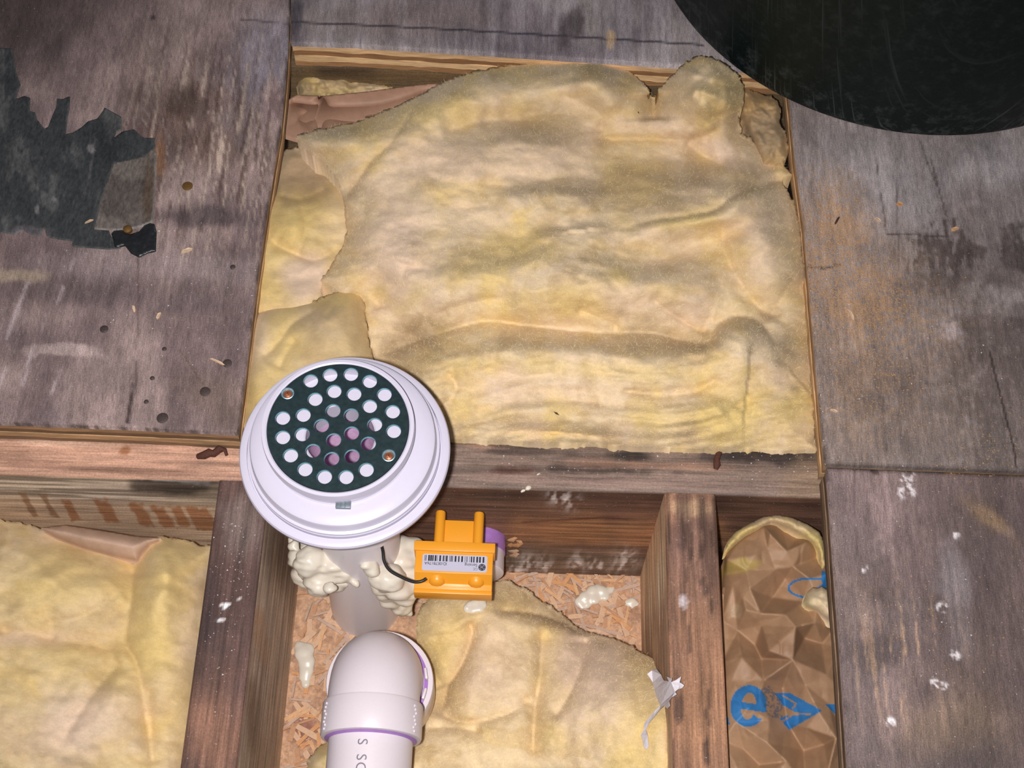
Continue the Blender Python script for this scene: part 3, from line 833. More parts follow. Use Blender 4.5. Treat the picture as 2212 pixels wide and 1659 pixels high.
# ------------------------------------------------------------------ strand board deck at the bottom of the bays
def osb_col(u, v, ed, Z):
    c = np.tile(alb(196, 156, 124), (len(u), 1))
    g = fbm(u * 0.03, v * 0.03, 5, 4)
    c = mix(c, alb(156, 120, 96), sstep(0.5, 0.68, g) * 0.7)
    c = mix(c, alb(120, 66, 70), stain(u, v, 655, 1580, 30, 30, 0, 4, 0.4, 0.03) * 0.7)
    return c
osb = heightfield('strand_board', [(-500, 1000), (2300, 1000), (2500, 2000), (-700, 2000)], lambda u, v, ed: OZ + 0.0 * u, osb_col, 12, M_OSB, OZ - 0.011, None)
tag(osb, 'rough tan strand board deck at the bottom of the joist bays', 'board')
flake_meshes = []
for k in range(10):
    L = 0.006 + 0.0028 * k; w = 0.0018 + 0.0008 * (k % 4)
    me = bpy.data.meshes.new('strand')
    j = [random.uniform(-0.25, 0.25) for _ in range(8)]
    top = [(-L / 2, -w / 2 * (1 + j[0]), 0.0004), (0, -w / 2 * (1 + j[1]), 0.0012), (L / 2 * (1 + j[4] * 0.3), -w / 2 * (1 + j[2]), 0.0005),
           (L / 2 * (1 + j[5] * 0.3), w / 2 * (1 + j[3]), 0.0008), (0, w / 2 * (1 + j[6]), 0.0010), (-L / 2, w / 2 * (1 + j[7]), 0.0004)]
    bot = [(x, y, -0.0008) for x, y, z in top]
    me.from_pydata(top + bot, [], [(0, 1, 4, 5), (1, 2, 3, 4)] + [(i, 6 + i, 6 + (i + 1) % 6, (i + 1) % 6) for i in range(6)])
    me.materials.append(M_STRANDS[k % 5])
    flake_meshes.append(me)
n_fl = 0
while n_fl < 285:
    if n_fl < 120:
        u, v = random.uniform(596, 760), random.uniform(1230, 1665)
    elif n_fl < 150:
        u, v = random.uniform(860, 1120), random.uniform(1245, 1300)
    else:
        u, v = random.uniform(1080, 1412), random.uniform(1245, 1425)
        if v > 1290 + (u - 1130) * 0.55 + 40: continue
    p = P(u, v, OZ)
    if not (-0.166 < p[0] < 0.110): continue
    o = bpy.data.objects.new('strand', random.choice(flake_meshes))
    COL.objects.link(o); o.parent = osb
    o.location = Vector(p) - Vector(osb['_o']) + Vector((0, 0, random.uniform(0.0004, 0.0016)))
    o.rotation_euler = (random.uniform(-0.12, 0.12), random.uniform(-0.1, 0.1), random.uniform(0, 6.28))
    n_fl += 1

# ------------------------------------------------------------------ glass wool


def creases(h, u, v, items):
    for pts, dep, wa, wb in items:
        d, t = seg_dist(u, v, smooth_line(pts, 5))
        fade = sstep(0.0, 0.12, t) * sstep(1.0, 0.88, t) * 0.85 + 0.15
        # taper past the two ends
        e = np.minimum(np.hypot(u - pts[0][0], v - pts[0][1]), np.hypot(u - pts[-1][0], v - pts[-1][1]))
        w = np.where(d < 0, wa, wb)
        h = h - dep * 0.00125 * fade * np.exp(-np.abs(d) / w)
    return h


def ridges(h, u, v, items):
    for pts, up, wa, wb in items:
        d, t = seg_dist(u, v, smooth_line(pts, 5))
        fade = sstep(0.0, 0.25, t) * sstep(1.0, 0.75, t) * 0.8 + 0.2
        h = h + up * 0.001 * fade * np.exp(-(d / np.where(d < 0, wa, wb)) ** 2)
    return h


def wool_col(seed, yellow=(), pink=(), grey=(), base=(208, 188, 150), lines=()):
    def f(u, v, ed, Z):
        wx = u + 60 * (fbm(u * 0.006, v * 0.006, seed + 90, 3) - 0.5); wy = v + 60 * (fbm(u * 0.006, v * 0.006, seed + 95, 3) - 0.5)
        g = fbm(wx * 0.006, wy * 0.010, seed, 5); g2 = fbm(wx * 0.012, wy * 0.030, seed + 7, 5); g3 = fbm(u * 0.05, v * 0.09, seed + 13, 4)
        c = np.tile(alb(*base), (len(u), 1))
        c = mix(c, alb(205, 178, 122), sstep(0.46, 0.66, g2) * 0.65)
        c = mix(c, alb(212, 192, 160), sstep(0.5, 0.68, g) * 0.7)
        c = mix(c, alb(184, 158, 114), sstep(0.52, 0.72, fbm(wx * 0.018, wy * 0.018, seed + 31, 4)) * 0.55)
        for (a, b, rx, ry, rot, k) in yellow: c = mix(c, alb(210, 185, 118), stain(u, v, a, b, rx, ry, rot, seed + 3, 0.5, 0.015) * k)
        for (a, b, rx, ry, rot, k) in pink: c = mix(c, alb(214, 191, 166), stain(u, v, a, b, rx, ry, rot, seed + 5, 0.5, 0.012) * k)
        for (a, b, rx, ry, rot, k) in grey: c = mix(c, alb(160, 140, 110), stain(u, v, a, b, rx, ry, rot, seed + 6, 0.4, 0.02) * k)
        for (pts, w, k) in lines: c = mix(c, alb(186, 154, 104), np.exp(-np.abs(seg_dist(u, v, smooth_line(pts, 4))[0]) / (2.2 * w)) * k * 0.55)
        return np.clip(c * np.array([1.08, 1.045, 1.06]) * (0.90 + 0.20 * g3)[:, None], 0.01, 0.9)
    return f


MAIN = [(640, 292), (672, 283), (720, 272), (770, 262), (850, 232), (905, 206), (960, 175), (1010, 158), (1060, 147), (1110, 138), (1160, 132), (1215, 127), (1270, 126), (1320, 135), (1352, 147), (1378, 166),
        (1398, 190), (1412, 208), (1424, 192), (1442, 172), (1462, 150), (1480, 136), (1508, 118), (1535, 122), (1562, 134), (1596, 160), (1608, 190), (1606, 222), (1597, 250), (1600, 290),
        (1622, 300), (1645, 322), (1655, 345), (1688, 350), (1712, 378), (1690, 390), (1700, 412), (1716, 440), (1727, 480), (1733, 540), (1739, 620), (1747, 700), (1751, 780), (1756, 870), (1764, 974),
        (1700, 975), (1500, 970), (1250, 962), (1090, 954), (960, 949), (800, 944), (776, 925), (806, 850), (816, 790), (799, 735), (792, 690), (785, 650), (740, 640), (690, 604), (718, 570), (737, 535), (748, 500), (746, 455),
        (738, 412), (722, 378), (700, 352), (668, 330), (645, 312)]
MAIN_CR = [
    ([(800, 770), (870, 748), (960, 716), (1050, 694), (1130, 702), (1290, 718), (1400, 718), (1470, 735), (1528, 742), (1545, 706), (1585, 684), (1630, 690), (1662, 722), (1690, 785)], 15, 46, 22),
    ([(1270, 296), (1330, 300), (1400, 300), (1470, 303), (1530, 292), (1556, 262), (1560, 230)], 8, 22, 30),
    ([(1340, 495), (1420, 474), (1480, 466), (1545, 452), (1580, 425), (1650, 398), (1706, 384)], 10, 60, 14),
    ([(1410, 200), (1412, 225), (1414, 262)], 16, 26, 26),
    ([(905, 215), (850, 300), (800, 350), (770, 395), (742, 432)], 7, 16, 44),
    ([(1480, 305), (1520, 335), (1570, 360)], 5, 16, 26),
    ([(1400, 640), (1450, 678), (1500, 708), (1530, 720)], 6, 30, 12),
    ([(1240, 665), (1300, 690), (1340, 710)], 5, 30, 12),
    ([(870, 742), (930, 690), (1010, 655), (1120, 640)], 8, 34, 30),
    ([(985, 575), (1090, 560), (1200, 520)], 5, 44, 30),
    ([(1020, 395), (1120, 400), (1230, 380), (1330, 400)], 5, 50, 26),
    ([(1560, 470), (1566, 540), (1600, 610), (1660, 690)], 7, 26, 40),
    ([(1660, 690), (1690, 640), (1720, 590)], 5, 26, 30),
    ([(960, 800), (985, 830), (975, 860), (940, 890)], 6, 14, 22),
    ([(1080, 936), (1160, 932), (1240, 938), (1320, 946)], 6, 18, 7),
    ([(1330, 842), (1420, 852), (1500, 846), (1560, 806)], 4, 14, 14),
    ([(1040, 790), (1130, 812), (1230, 800)], 4, 14, 18),
    ([(1555, 262), (1530, 215), (1500, 205)], 5, 16, 16),
    ([(1200, 200), (1290, 240), (1300, 292)], 5, 30, 30),
    ([(880, 560), (860, 620), (800, 660)], 5, 36, 30),
    ([(950, 290), (1050, 262), (1180, 262)], 5, 36, 26),
    ([(1150, 575), (1290, 590), (1440, 560), (1540, 500)], 5, 44, 40),
    ([(1560, 900), (1640, 850), (1752, 830)], 5, 26, 26),
]


MAIN_RG = [
    ([(1330, 490), (1420, 480), (1500, 470), (1560, 452), (1610, 418), (1700, 392)], 17, 120, 40),
    ([(880, 650), (1000, 612), (1150, 598), (1300, 604), (1450, 615), (1570, 640)], 20, 62, 85),
    ([(750, 410), (820, 320), (920, 245), (1050, 200), (1200, 178), (1330, 200), (1395, 265)], 14, 60, 55),
    ([(940, 360), (1090, 325), (1250, 335)], 9, 44, 60),
    ([(880, 815), (1000, 772), (1150, 764), (1300, 768), (1450, 778), (1540, 768), (1590, 720), (1640, 722), (1690, 780)], 15, 28, 120),
    ([(1060, 892), (1300, 906), (1500, 900), (1740, 880)], 7, 26, 40),
    ([(1590, 470), (1660, 540), (1705, 640)], 12, 60, 60),
    ([(1490, 180), (1530, 225), (1595, 240)], 10, 40, 40),
    ([(1060, 445), (1180, 424), (1320, 445)], 9, 24, 55),
    ([(1120, 530), (1210, 512), (1340, 495)], 8, 20, 44),
    ([(770, 470), (850, 560), (890, 650)], 10, 60, 50),
    ([(640, 305), (720, 300), (800, 285)], 9, 20, 30),
    ([(1240, 150), (1300, 200), (1330, 265)], 9, 36, 36),
]


def main_h(u, v, ed):
    h = -0.026 + 0.0 * u
    h = h + 0.022 * (1 - np.exp(-ed / 45.0))
    h = h + 0.014 * blob(u, v, 1000, 420, 300, 220) + 0.008 * blob(u, v, 1240, 600, 280, 90, -8)
    h = h - 0.020 * blob(u, v, 1430, 345, 170, 55, 3) - 0.010 * blob(u, v, 1160, 250, 110, 34, -6)
    h = h + 0.052 * blob(u, v, 1530, 150, 120, 110) + 0.008 * blob(u, v, 1640, 560, 90, 150) - 0.008 * blob(u, v, 1450, 545, 130, 40, -14)
    h = h + 0.008 * blob(u, v, 1630, 760, 80, 70) - 0.022 * blob(u, v, 860, 740, 60, 60) + 0.006 * blob(u, v, 1160, 905, 90, 40)
    h = h + 0.010 * blob(u, v, 760, 320, 70, 50) - 0.010 * blob(u, v, 830, 600, 60, 90) + 0.006 * blob(u, v, 900, 880, 80, 60)
    wx = u + 40 * (noise(u * 0.008, v * 0.008, 70) - 0.5); wy = v + 40 * (noise(u * 0.008, v * 0.008, 71) - 0.5)
    h = ridges(h, u * 0.6 + wx * 0.4, v * 0.6 + wy * 0.4, [(a, 1.45 * b, c, d) for a, b, c, d in MAIN_RG])
    h = creases(h, u, v, MAIN_CR)
    h = h + 0.012 * (fbm(wx * 0.0085, wy * 0.012, 31, 3) - 0.5) + 0.0055 * (fbm(wx * 0.018, wy * 0.036, 37, 4) - 0.5)
    h = h + blob(u, v, 1545, 190, 110, 120) * 0.022 * (fbm(u * 0.020, v * 0.022, 47, 3) - 0.5)
    roll = sstep(750, 800, v)
    h = h + roll * 0.006 * (fbm(u * 0.005, (v + 0.06 * u + 18 * np.sin(u * 0.012)) * 0.06, 55, 3) - 0.5)
    return np.minimum(h, 0.030 + 0.03 * blob(u, v, 1530, 150, 140, 130))


batt = heightfield('insulation_batt', MAIN, main_h,
                   wool_col(11, yellow=[(900, 250, 120, 30, -20, .7), (1240, 640, 120, 30, -10, .6), (1080, 540, 90, 40, -20, .6), (1640, 890, 110, 50, -10, .9), (1330, 240, 60, 60, 0, .3), (1560, 200, 60, 40, 0, .7), (860, 640, 60, 40, 0, .7), (1300, 800, 260, 18, 3, .5), (1480, 480, 90, 14, -6, .6), (1500, 900, 200, 20, -6, .5), (1690, 540, 30, 50, 0, .5)],
                            pink=[(860, 520, 70, 90, 20, .9), (1560, 330, 60, 24, 30, .9), (1660, 540, 50, 120, 0, .7), (1100, 330, 160, 60, -10, .6), (930, 340, 100, 50, 0, .6), (1380, 650, 140, 30, 20, .6), (1140, 840, 130, 30, 0, .5), (1400, 270, 80, 20, 0, .7)],
                            grey=[(1180, 270, 110, 40, -10, .5), (880, 740, 70, 30, -20, .8), (1400, 410, 180, 50, 5, .4), (1420, 735, 110, 16, 3, .5), (1690, 760, 24, 40, 0, .6)],  # the long thin patch paints in shade behind the front roll
                            lines=[([(1300, 300), (1400, 300), (1480, 303), (1550, 275)], 5, .7), ([(748, 440), (770, 395), (850, 300)], 7, .5), ([(1410, 205), (1414, 250)], 5, .7), ([(1080, 936), (1240, 938), (1320, 946)], 5, .6), ([(1530, 720), (1450, 678)], 4, .4), ([(1560, 500), (1600, 610), (1660, 690)], 6, .3), ([(748, 455), (748, 510), (735, 545), (695, 604)], 5, .7)]),
                   4.0, M_WOOL, -0.062, ragged=5.0)
tag(batt, 'large crumpled yellow insulation batt filling the sawn plywood opening', 'insulation')

LEFTP = [(618, 322), (650, 318), (703, 350), (727, 378), (743, 412), (752, 455), (754, 500), (743, 537), (724, 572), (697, 606), (690, 670), (600, 680), (552, 670), (556, 640), (563, 560), (570, 480), (577, 430), (588, 405), (597, 350)]
lp = heightfield('insulation_tuft', LEFTP,
                 lambda u, v, ed: -0.040 + 0.016 * sstep(395, 450, v) + 0.012 * blob(u, v, 640, 480, 60, 60) - 0.008 * blob(u, v, 660, 375, 60, 30) + 0.004 * (1 - np.exp(-ed / 12)) +
                 creases(0.0 * u, u, v, [([(585, 520), (620, 540), (680, 560), (740, 530)], 5, 14, 20), ([(600, 420), (650, 430), (710, 405)], 6, 14, 12), ([(650, 440), (660, 500), (640, 560)], 3, 12, 18)]) + 0.010 * (fbm(u * 0.014, v * 0.020, 8, 3) - 0.5),
                 wool_col(23, yellow=[(610, 470, 60, 60, 0, .9), (600, 630, 50, 40, 0, .9), (690, 440, 50, 40, 0, .4), (640, 520, 90, 20, 10, .6)], pink=[(655, 600, 50, 40, 0, .9)],
                          grey=[(650, 372, 70, 36, 10, 1.0), (620, 350, 40, 30, 0, .8)], base=(210, 188, 130)), 4.0, M_WOOL, -0.075, ragged=5.0)
tag(lp, 'bright yellow insulation tuft tucked against the left plywood edge, under the big batt', 'insulation')

LUMP = [(546, 680), (575, 664), (620, 656), (680, 650), (700, 640), (730, 628), (762, 622), (782, 640), (788, 680), (794, 730), (812, 790), (800, 850), (760, 920), (640, 942), (516, 932), (526, 850), (536, 770)]
lu = heightfield('insulation_lump', LUMP,
                 lambda u, v, ed: -0.026 + 0.022 * (1 - np.exp(-ed / 26)) + 0.010 * blob(u, v, 720, 700, 60, 70) +
                 creases(0.0 * u, u, v, [([(560, 780), (600, 740), (630, 700), (690, 665)], 6, 16, 20), ([(600, 800), (620, 760), (640, 730)], 3, 10, 16), ([(700, 640), (720, 660), (700, 690)], 3, 12, 12)]) + 0.012 * (fbm(u * 0.013, v * 0.012, 15, 3) - 0.5),
                 wool_col(37, yellow=[(620, 740, 40, 80, 10, .7), (560, 860, 40, 80, 0, .8), (730, 640, 50, 20, 0, .6)], grey=[(700, 690, 60, 40, 0, .4)], base=(198, 176, 130)), 4.0, M_WOOL, -0.06, ragged=5.0)
tag(lu, 'rounded insulation lump just behind the white drain, by the left plywood edge', 'insulation')

SCRAP = [(1600, 185), (1640, 200), (1680, 215), (1690, 240), (1684, 262), (1696, 282), (1702, 315), (1700, 340), (1690, 356), (1650, 352), (1620, 300), (1600, 260)]
sc = heightfield('insulation_scrap', SCRAP, lambda u, v, ed: -0.022 + 0.012 * (1 - np.exp(-ed / 12)) - 0.010 * blob(u, v, 1612, 290, 12, 90, -20) + 0.012 * (fbm(u * 0.05, v * 0.05, 18, 4) - 0.5),
                 wool_col(51, grey=[(1650, 290, 60, 60, 0, .9)], base=(168, 138, 94)), 3.0, M_WOOL, -0.05, ragged=5.0)
tag(sc, 'brownish dirty insulation scrap at the right corner of the opening, below the tub', 'insulation')

WISP = [(640, 185), (648, 165), (660, 152), (680, 158), (706, 152), (740, 166), (790, 178), (850, 186), (850, 192), (780, 200), (700, 208), (650, 208)]
wp = heightfield('insulation_wisp', WISP, lambda u, v, ed: -0.052 + 0.008 * (1 - np.exp(-ed / 10)) + 0.012 * (fbm(u * 0.05, v * 0.06, 28, 4) - 0.5),
                 wool_col(61, grey=[(660, 195, 30, 14, 0, .7)], base=(190, 168, 112)), 2.6, M_WOOL, -0.075, ragged=5.0)
tag(wp, 'thin wisp of insulation in the far left corner above the pinkish paper', 'insulation')


# pinkish brown facing paper of the batt, folded up in the far left corner
def kr_h(u, v, ed):
    h = -0.040 + 0.0 * u
    h = creases(h, u, v, [([(640, 262), (698, 241), (830, 232), (960, 190)], 9, 8, 14), ([(690, 205), (700, 222), (699, 241)], 8, 6, 8), ([(698, 241), (692, 262), (690, 285)], 6, 6, 6), ([(625, 225), (660, 230), (698, 240)], 7, 8, 6), ([(698, 241), (740, 256), (800, 262)], 4, 6, 8)])
    return h
FOLDP = [(612, 222), (640, 205), (700, 207), (790, 198), (880, 186), (960, 178), (960, 215), (860, 250), (790, 276), (700, 292), (640, 300), (606, 290), (610, 250)]
fp = heightfield('facing_paper', FOLDP, kr_h, lambda u, v, ed, Z: np.tile(alb(172, 135, 112), (len(u), 1)) * (0.85 + 0.3 * fbm(u * 0.03, v * 0.05, 4, 3))[:, None], 2.6, M_KRAFT, -0.045, smooth=True)
tag(fp, 'pinkish brown facing paper folded in the far left corner of the opening', 'paper')

# left bay
LB = [(-200, 1118), (0, 1124), (40, 1128), (90, 1142), (180, 1172), (230, 1186), (288, 1208), (296, 1190), (320, 1168), (350, 1158), (400, 1165), (432, 1178), (462, 1180), (430, 1400), (396, 1720), (-300, 1720)]
lb = heightfield('insulation_batt', LB,
                 lambda u, v, ed: -0.088 + 0.030 * (1 - np.exp(-ed / 50)) + 0.014 * blob(u, v, 345, 1260, 40, 120) + 0.012 * blob(u, v, 120, 1260, 160, 60, 10) + 0.010 * blob(u, v, 180, 1560, 160, 80, -30) +
                 creases(0.0 * u, u, v, [([(290, 1200), (282, 1300), (272, 1390), (300, 1450), (330, 1660)], 10, 26, 40), ([(-20, 1360), (80, 1372), (180, 1390), (272, 1410)], 10, 40, 60),
                                        ([(260, 1280), (180, 1330), (90, 1350)], 5, 20, 26), ([(270, 1420), (200, 1500), (120, 1620)], 7, 26, 40), ([(330, 1660), (320, 1480)], 5, 20, 20)]) +
                 0.014 * (fbm(u * 0.008, v * 0.012, 42, 3) - 0.5) + 0.004 * (fbm(u * 0.03, v * 0.05, 43, 4) - 0.5),
                 wool_col(71, yellow=[(330, 1350, 60, 200, 5, .8), (100, 1250, 150, 60, 0, .5), (100, 1440, 160, 60, 0, .4)], pink=[(190, 1560, 140, 60, -20, .8), (60, 1380, 120, 16, 0, .6)],
                          lines=[([(0, 1362), (80, 1372), (272, 1410)], 8, .5), ([(290, 1200), (275, 1390), (320, 1500)], 8, .35)], base=(206, 184, 136)), 5.0, M_WOOL, -0.20, ragged=5.0)
tag(lb, 'yellow insulation batt in the lower left bay beside the dark joist', 'insulation')
RIM = [(88, 1140), (140, 1134), (220, 1146), (290, 1158), (352, 1162), (322, 1176), (306, 1192), (296, 1210), (230, 1196), (180, 1182), (120, 1160)]
rm = heightfield('facing_paper', RIM, lambda u, v, ed: -0.075 + 0.010 * (1 - np.exp(-ed / 10)) + 0.004 * blob(u, v, 230, 1168, 120, 14, 10), lambda u, v, ed, Z: np.tile(alb(190, 158, 136), (len(u), 1)) * (0.85 + 0.3 * fbm(u * 0.03, v * 0.05, 4, 3))[:, None], 2.6, M_KRAFT, -0.086, smooth=True)
tag(rm, 'rolled pinkish paper edge between the lower left batt and the header', 'paper')

# middle bay
MB_P = [(900, 1330), (908, 1312), (935, 1282), (975, 1262), (1040, 1256), (1095, 1254), (1130, 1270), (1170, 1296), (1215, 1328), (1258, 1362), (1290, 1370), (1340, 1382), (1385, 1408), (1412, 1420), (1426, 1448), (1440, 1500), (1444, 1560), (1447, 1720),
        (800, 1720), (850, 1600), (898, 1545), (922, 1495), (925, 1450), (914, 1405), (900, 1375)]


def mid_h(u, v, ed):
    h = -0.150 + 0.036 * (1 - np.exp(-ed / 45)) + 0.042 * sstep(1120, 1400, u) * sstep(1330, 1560, v) + 0.018 * sstep(1300, 1600, v) + 0.030 * sstep(1380, 1450, u) * sstep(1400, 1480, v)
    h = h - 0.006 * blob(u, v, 1100, 1290, 140, 30, 20)
    h = creases(h, u, v, [([(1010, 1335), (1020, 1370), (1000, 1430), (970, 1480), (965, 1500), (945, 1560)], 15, 16, 36), ([(1170, 1350), (1168, 1440), (1155, 1540), (1150, 1659)], 13, 36, 22),
                          ([(1060, 1318), (1150, 1325), (1215, 1345), (1250, 1366)], 12, 24, 8), ([(1265, 1372), (1262, 1420), (1230, 1500), (1190, 1560)], 11, 18, 36), ([(945, 1540), (1010, 1560), (1100, 1540), (1150, 1500)], 10, 26, 20),
                          ([(860, 1600), (940, 1570), (1050, 1580)], 9, 22, 30), ([(900, 1400), (930, 1440), (960, 1490)], 6, 18, 18)])
    return h + 0.012 * (fbm(u * 0.012, v * 0.010, 62, 3) - 0.5) + 0.004 * (fbm(u * 0.04, v * 0.03, 63, 4) - 0.5)


mid = heightfield('insulation_batt', MB_P, mid_h,
                  wool_col(83, yellow=[(950, 1400, 60, 90, 0, .8), (1200, 1440, 50, 120, 10, .8), (1380, 1560, 70, 140, 0, .8), (1090, 1300, 60, 20, 0, .5)], pink=[(1280, 1440, 80, 90, 0, .9), (1060, 1420, 70, 90, 0, .5)],
                           grey=[(1100, 1290, 130, 26, 15, .5), (1250, 1360, 60, 14, 30, .8)],
                           lines=[([(1020, 1345), (1000, 1430), (965, 1495)], 6, .6), ([(945, 1540), (965, 1500)], 6, .5)], base=(220, 199, 158)), 4.0, M_WOOL, OZ + 0.001, ragged=5.0)
tag(mid, 'folded yellow insulation batt in the middle bay beside the white pipe', 'insulation')

TL = [(636, 1730), (655, 1672), (668, 1636), (690, 1610), (706, 1600), (760, 1610), (770, 1730)]
tl = heightfield('insulation_tuft', TL, lambda u, v, ed: -0.150 + 0.030 * (1 - np.exp(-ed / 20)) + 0.012 * (fbm(u * 0.03, v * 0.03, 4, 4) - 0.5), wool_col(101, base=(206, 186, 130)), 4.0, M_WOOL, OZ + 0.001, ragged=5.0)
tag(tl, 'yellow insulation tuft at the bottom edge, left of the white arm pipe', 'insulation')

# dirt flecks caught on the wool: dark bits
fl_mb = MB()
for (u, v, a, L) in ((1202, 893, 35, 15), (1282, 824, 85, 9), (1379, 243, 70, 8), (1322, 377, 10, 4), (1438, 706, 0, 4), (1007, 340, 0, 5), (1676, 791, 0, 4), (1608, 626, 0, 3)):
    z = float(main_h(np.array([u * 1.0]), np.array([v * 1.0]), np.array([80.0]))[0]) + 0.0012
    c = P(u, v, z); l = L / 2900.0 / 2
    Mx = Matrix.Translation(c) @ Matrix.Rotation(math.radians(-a), 4, 'Z')
    fl_mb.add([tuple(Mx @ Vector(p)) for p in ((-l, 0, 0), (0, -l * 0.3, 0), (l, 0, 0), (0, l * 0.3, 0), (0, 0, 0.0008))], [(0, 1, 4), (1, 2, 4), (2, 3, 4), (3, 0, 4), (3, 2, 1, 0)])
o = fl_mb.build('dirt_fleck', M_CHIPD, batt)
o['kind'] = 'stuff'

# ------------------------------------------------------------------ right bay: kraft faced batt
KP = [(1566, 1205), (1575, 1180), (1600, 1158), (1640, 1136), (1668, 1124), (1690, 1130), (1720, 1145), (1748, 1160), (1770, 1178), (1792, 1190), (1818, 1215), (1830, 1400), (1846, 1640), (1852, 1740), (1560, 1740), (1562, 1500), (1560, 1300)]
KCR = [
    ([(1568, 1212), (1600, 1190), (1640, 1188), (1672, 1156)], 9, 10, 12), ([(1672, 1156), (1690, 1190), (1712, 1232), (1700, 1252)], 9, 8, 16),
    ([(1640, 1188), (1660, 1206), (1668, 1236), (1696, 1250)], 8, 10, 8), ([(1566, 1250), (1610, 1238), (1650, 1228), (1668, 1236)], 8, 8, 10), ([(1568, 1256), (1620, 1274), (1670, 1262), (1700, 1252)], 10, 10, 8),
    ([(1700, 1252), (1740, 1225), (1775, 1202)], 9, 14, 8), ([(1672, 1156), (1720, 1166), (1770, 1190)], 7, 8, 14), ([(1700, 1252), (1690, 1280), (1670, 1294), (1645, 1322)], 12, 12, 6),
    ([(1572, 1280), (1590, 1320), (1586, 1350), (1600, 1362)], 9, 10, 8), ([(1595, 1335), (1640, 1325), (1645, 1322)], 6, 6, 8), ([(1645, 1322), (1642, 1360), (1630, 1392)], 10, 8, 10),
    ([(1600, 1362), (1625, 1396), (1650, 1430), (1672, 1470), (1690, 1490), (1700, 1560), (1740, 1626)], 12, 12, 26), ([(1670, 1294), (1700, 1330), (1720, 1356), (1735, 1380)], 8, 6, 12),
    ([(1735, 1380), (1760, 1390), (1792, 1372)], 9, 8, 10), ([(1632, 1388), (1700, 1420), (1750, 1448), (1798, 1450)], 6, 16, 20), ([(1690, 1470), (1740, 1478), (1800, 1500)], 5, 14, 18),
    ([(1740, 1626), (1770, 1610), (1815, 1595)], 9, 10, 12), ([(1560, 1625), (1620, 1620), (1662, 1600), (1640, 1640)], 7, 12, 16), ([(1700, 1570), (1760, 1560), (1812, 1560)], 6, 14, 16), ([(1570, 1360), (1590, 1420), (1580, 1470)], 5, 10, 18),
    ([(1612, 1160), (1640, 1172), (1672, 1156)], 5, 6, 8), ([(1750, 1590), (1800, 1630), (1830, 1660)], 6, 10, 12), ([(1735, 1300), (1760, 1340), (1790, 1350)], 5, 8, 10), ([(1600, 1650), (1680, 1640), (1740, 1626)], 6, 14, 10),
    ([(1720, 1250), (1735, 1300), (1725, 1350)], 6, 8, 14),
]


KV = [(1560, 1190, -8), (1560, 1340, -6), (1560, 1430, -4), (1560, 1520, 0), (1560, 1600, 0), (1560, 1745, 0),
      (1840, 1745, -4), (1838, 1660, -4), (1832, 1600, -2), (1824, 1500, 0), (1814, 1400, -4), (1808, 1350, -8), (1804, 1290, -6), (1804, 1215, -6), (1784, 1155, -12),
      (1600, 1146, -12), (1640, 1124, -14), (1690, 1118, -14), (1740, 1140, -14),
      (1664, 1154, 8), (1713, 1224, 2), (1696, 1251, -8), (1658, 1185, 3), (1675, 1230, 1), (1648, 1137, 1), (1595, 1171, 0), (1570, 1209, 2), (1568, 1240, -5), (1612, 1232, 3),
      (1620, 1270, 5), (1584, 1262, -1), (1700, 1190, 5), (1772, 1202, -7), (1742, 1172, 4), (1748, 1250, 3), (1669, 1291, -8), (1643, 1325, 3), (1589, 1331, -5), (1612, 1318, 4), (1646, 1350, -2),
      (1631, 1394, -9), (1593, 1362, -9), (1719, 1354, 9), (1738, 1379, -6), (1776, 1390, -8), (1760, 1345, 4), (1696, 1328, 7), (1662, 1406, 6), (1713, 1426, 8), (1785, 1457, 3), (1690, 1487, -8),
      (1645, 1422, -5), (1602, 1420, 2), (1580, 1470, 0), (1640, 1500, 2), (1617, 1530, 5), (1662, 1556, 2), (1700, 1560, -6), (1736, 1621, -10), (1768, 1536, 6), (1742, 1572, 2), (1806, 1594, 6),
      (1780, 1608, -4), (1658, 1605, 5), (1606, 1618, -3), (1640, 1652, -5), (1700, 1645, 2), (1790, 1660, 5), (1740, 1700, 0), (1620, 1705, 3), (1590, 1560, 3), (1650, 1470, 1), (1740, 1480, 4), (1790, 1520, 2),
      (1765, 1290, 1), (1735, 1300, -3), (1785, 1240, 3), (1630, 1200, 5), (1605, 1290, 2)]


def facets(vt):
    """creased paper: flat facets between folded points"""
    from mathutils.geometry import delaunay_2d_cdt
    r = delaunay_2d_cdt([Vector((a, b)) for a, b, c in vt], [], [], 0, 1e-4)
    pv = np.array([tuple(p) for p in r[0]]); src = r[3]
    pz = np.array([vt[i[0]][2] for i in src], float)
    tri = [tuple(f) for f in r[2]]
    def h(u, v):
        z = np.zeros(np.shape(u)); done = np.zeros(np.shape(u), bool)
        for i, j, k in tri:
            a, b, c = pv[i], pv[j], pv[k]
            d = (b[1] - c[1]) * (a[0] - c[0]) + (c[0] - b[0]) * (a[1] - c[1])
            if abs(d) < 1e-9: continue
            l1 = ((b[1] - c[1]) * (u - c[0]) + (c[0] - b[0]) * (v - c[1])) / d
            l2 = ((c[1] - a[1]) * (u - c[0]) + (a[0] - c[0]) * (v - c[1])) / d
            l3 = 1 - l1 - l2
            m = (l1 >= -1e-6) & (l2 >= -1e-6) & (l3 >= -1e-6) & ~done
            z = np.where(m, l1 * pz[i] + l2 * pz[j] + l3 * pz[k], z); done |= m
        return z
    return h


KF = facets(KV)


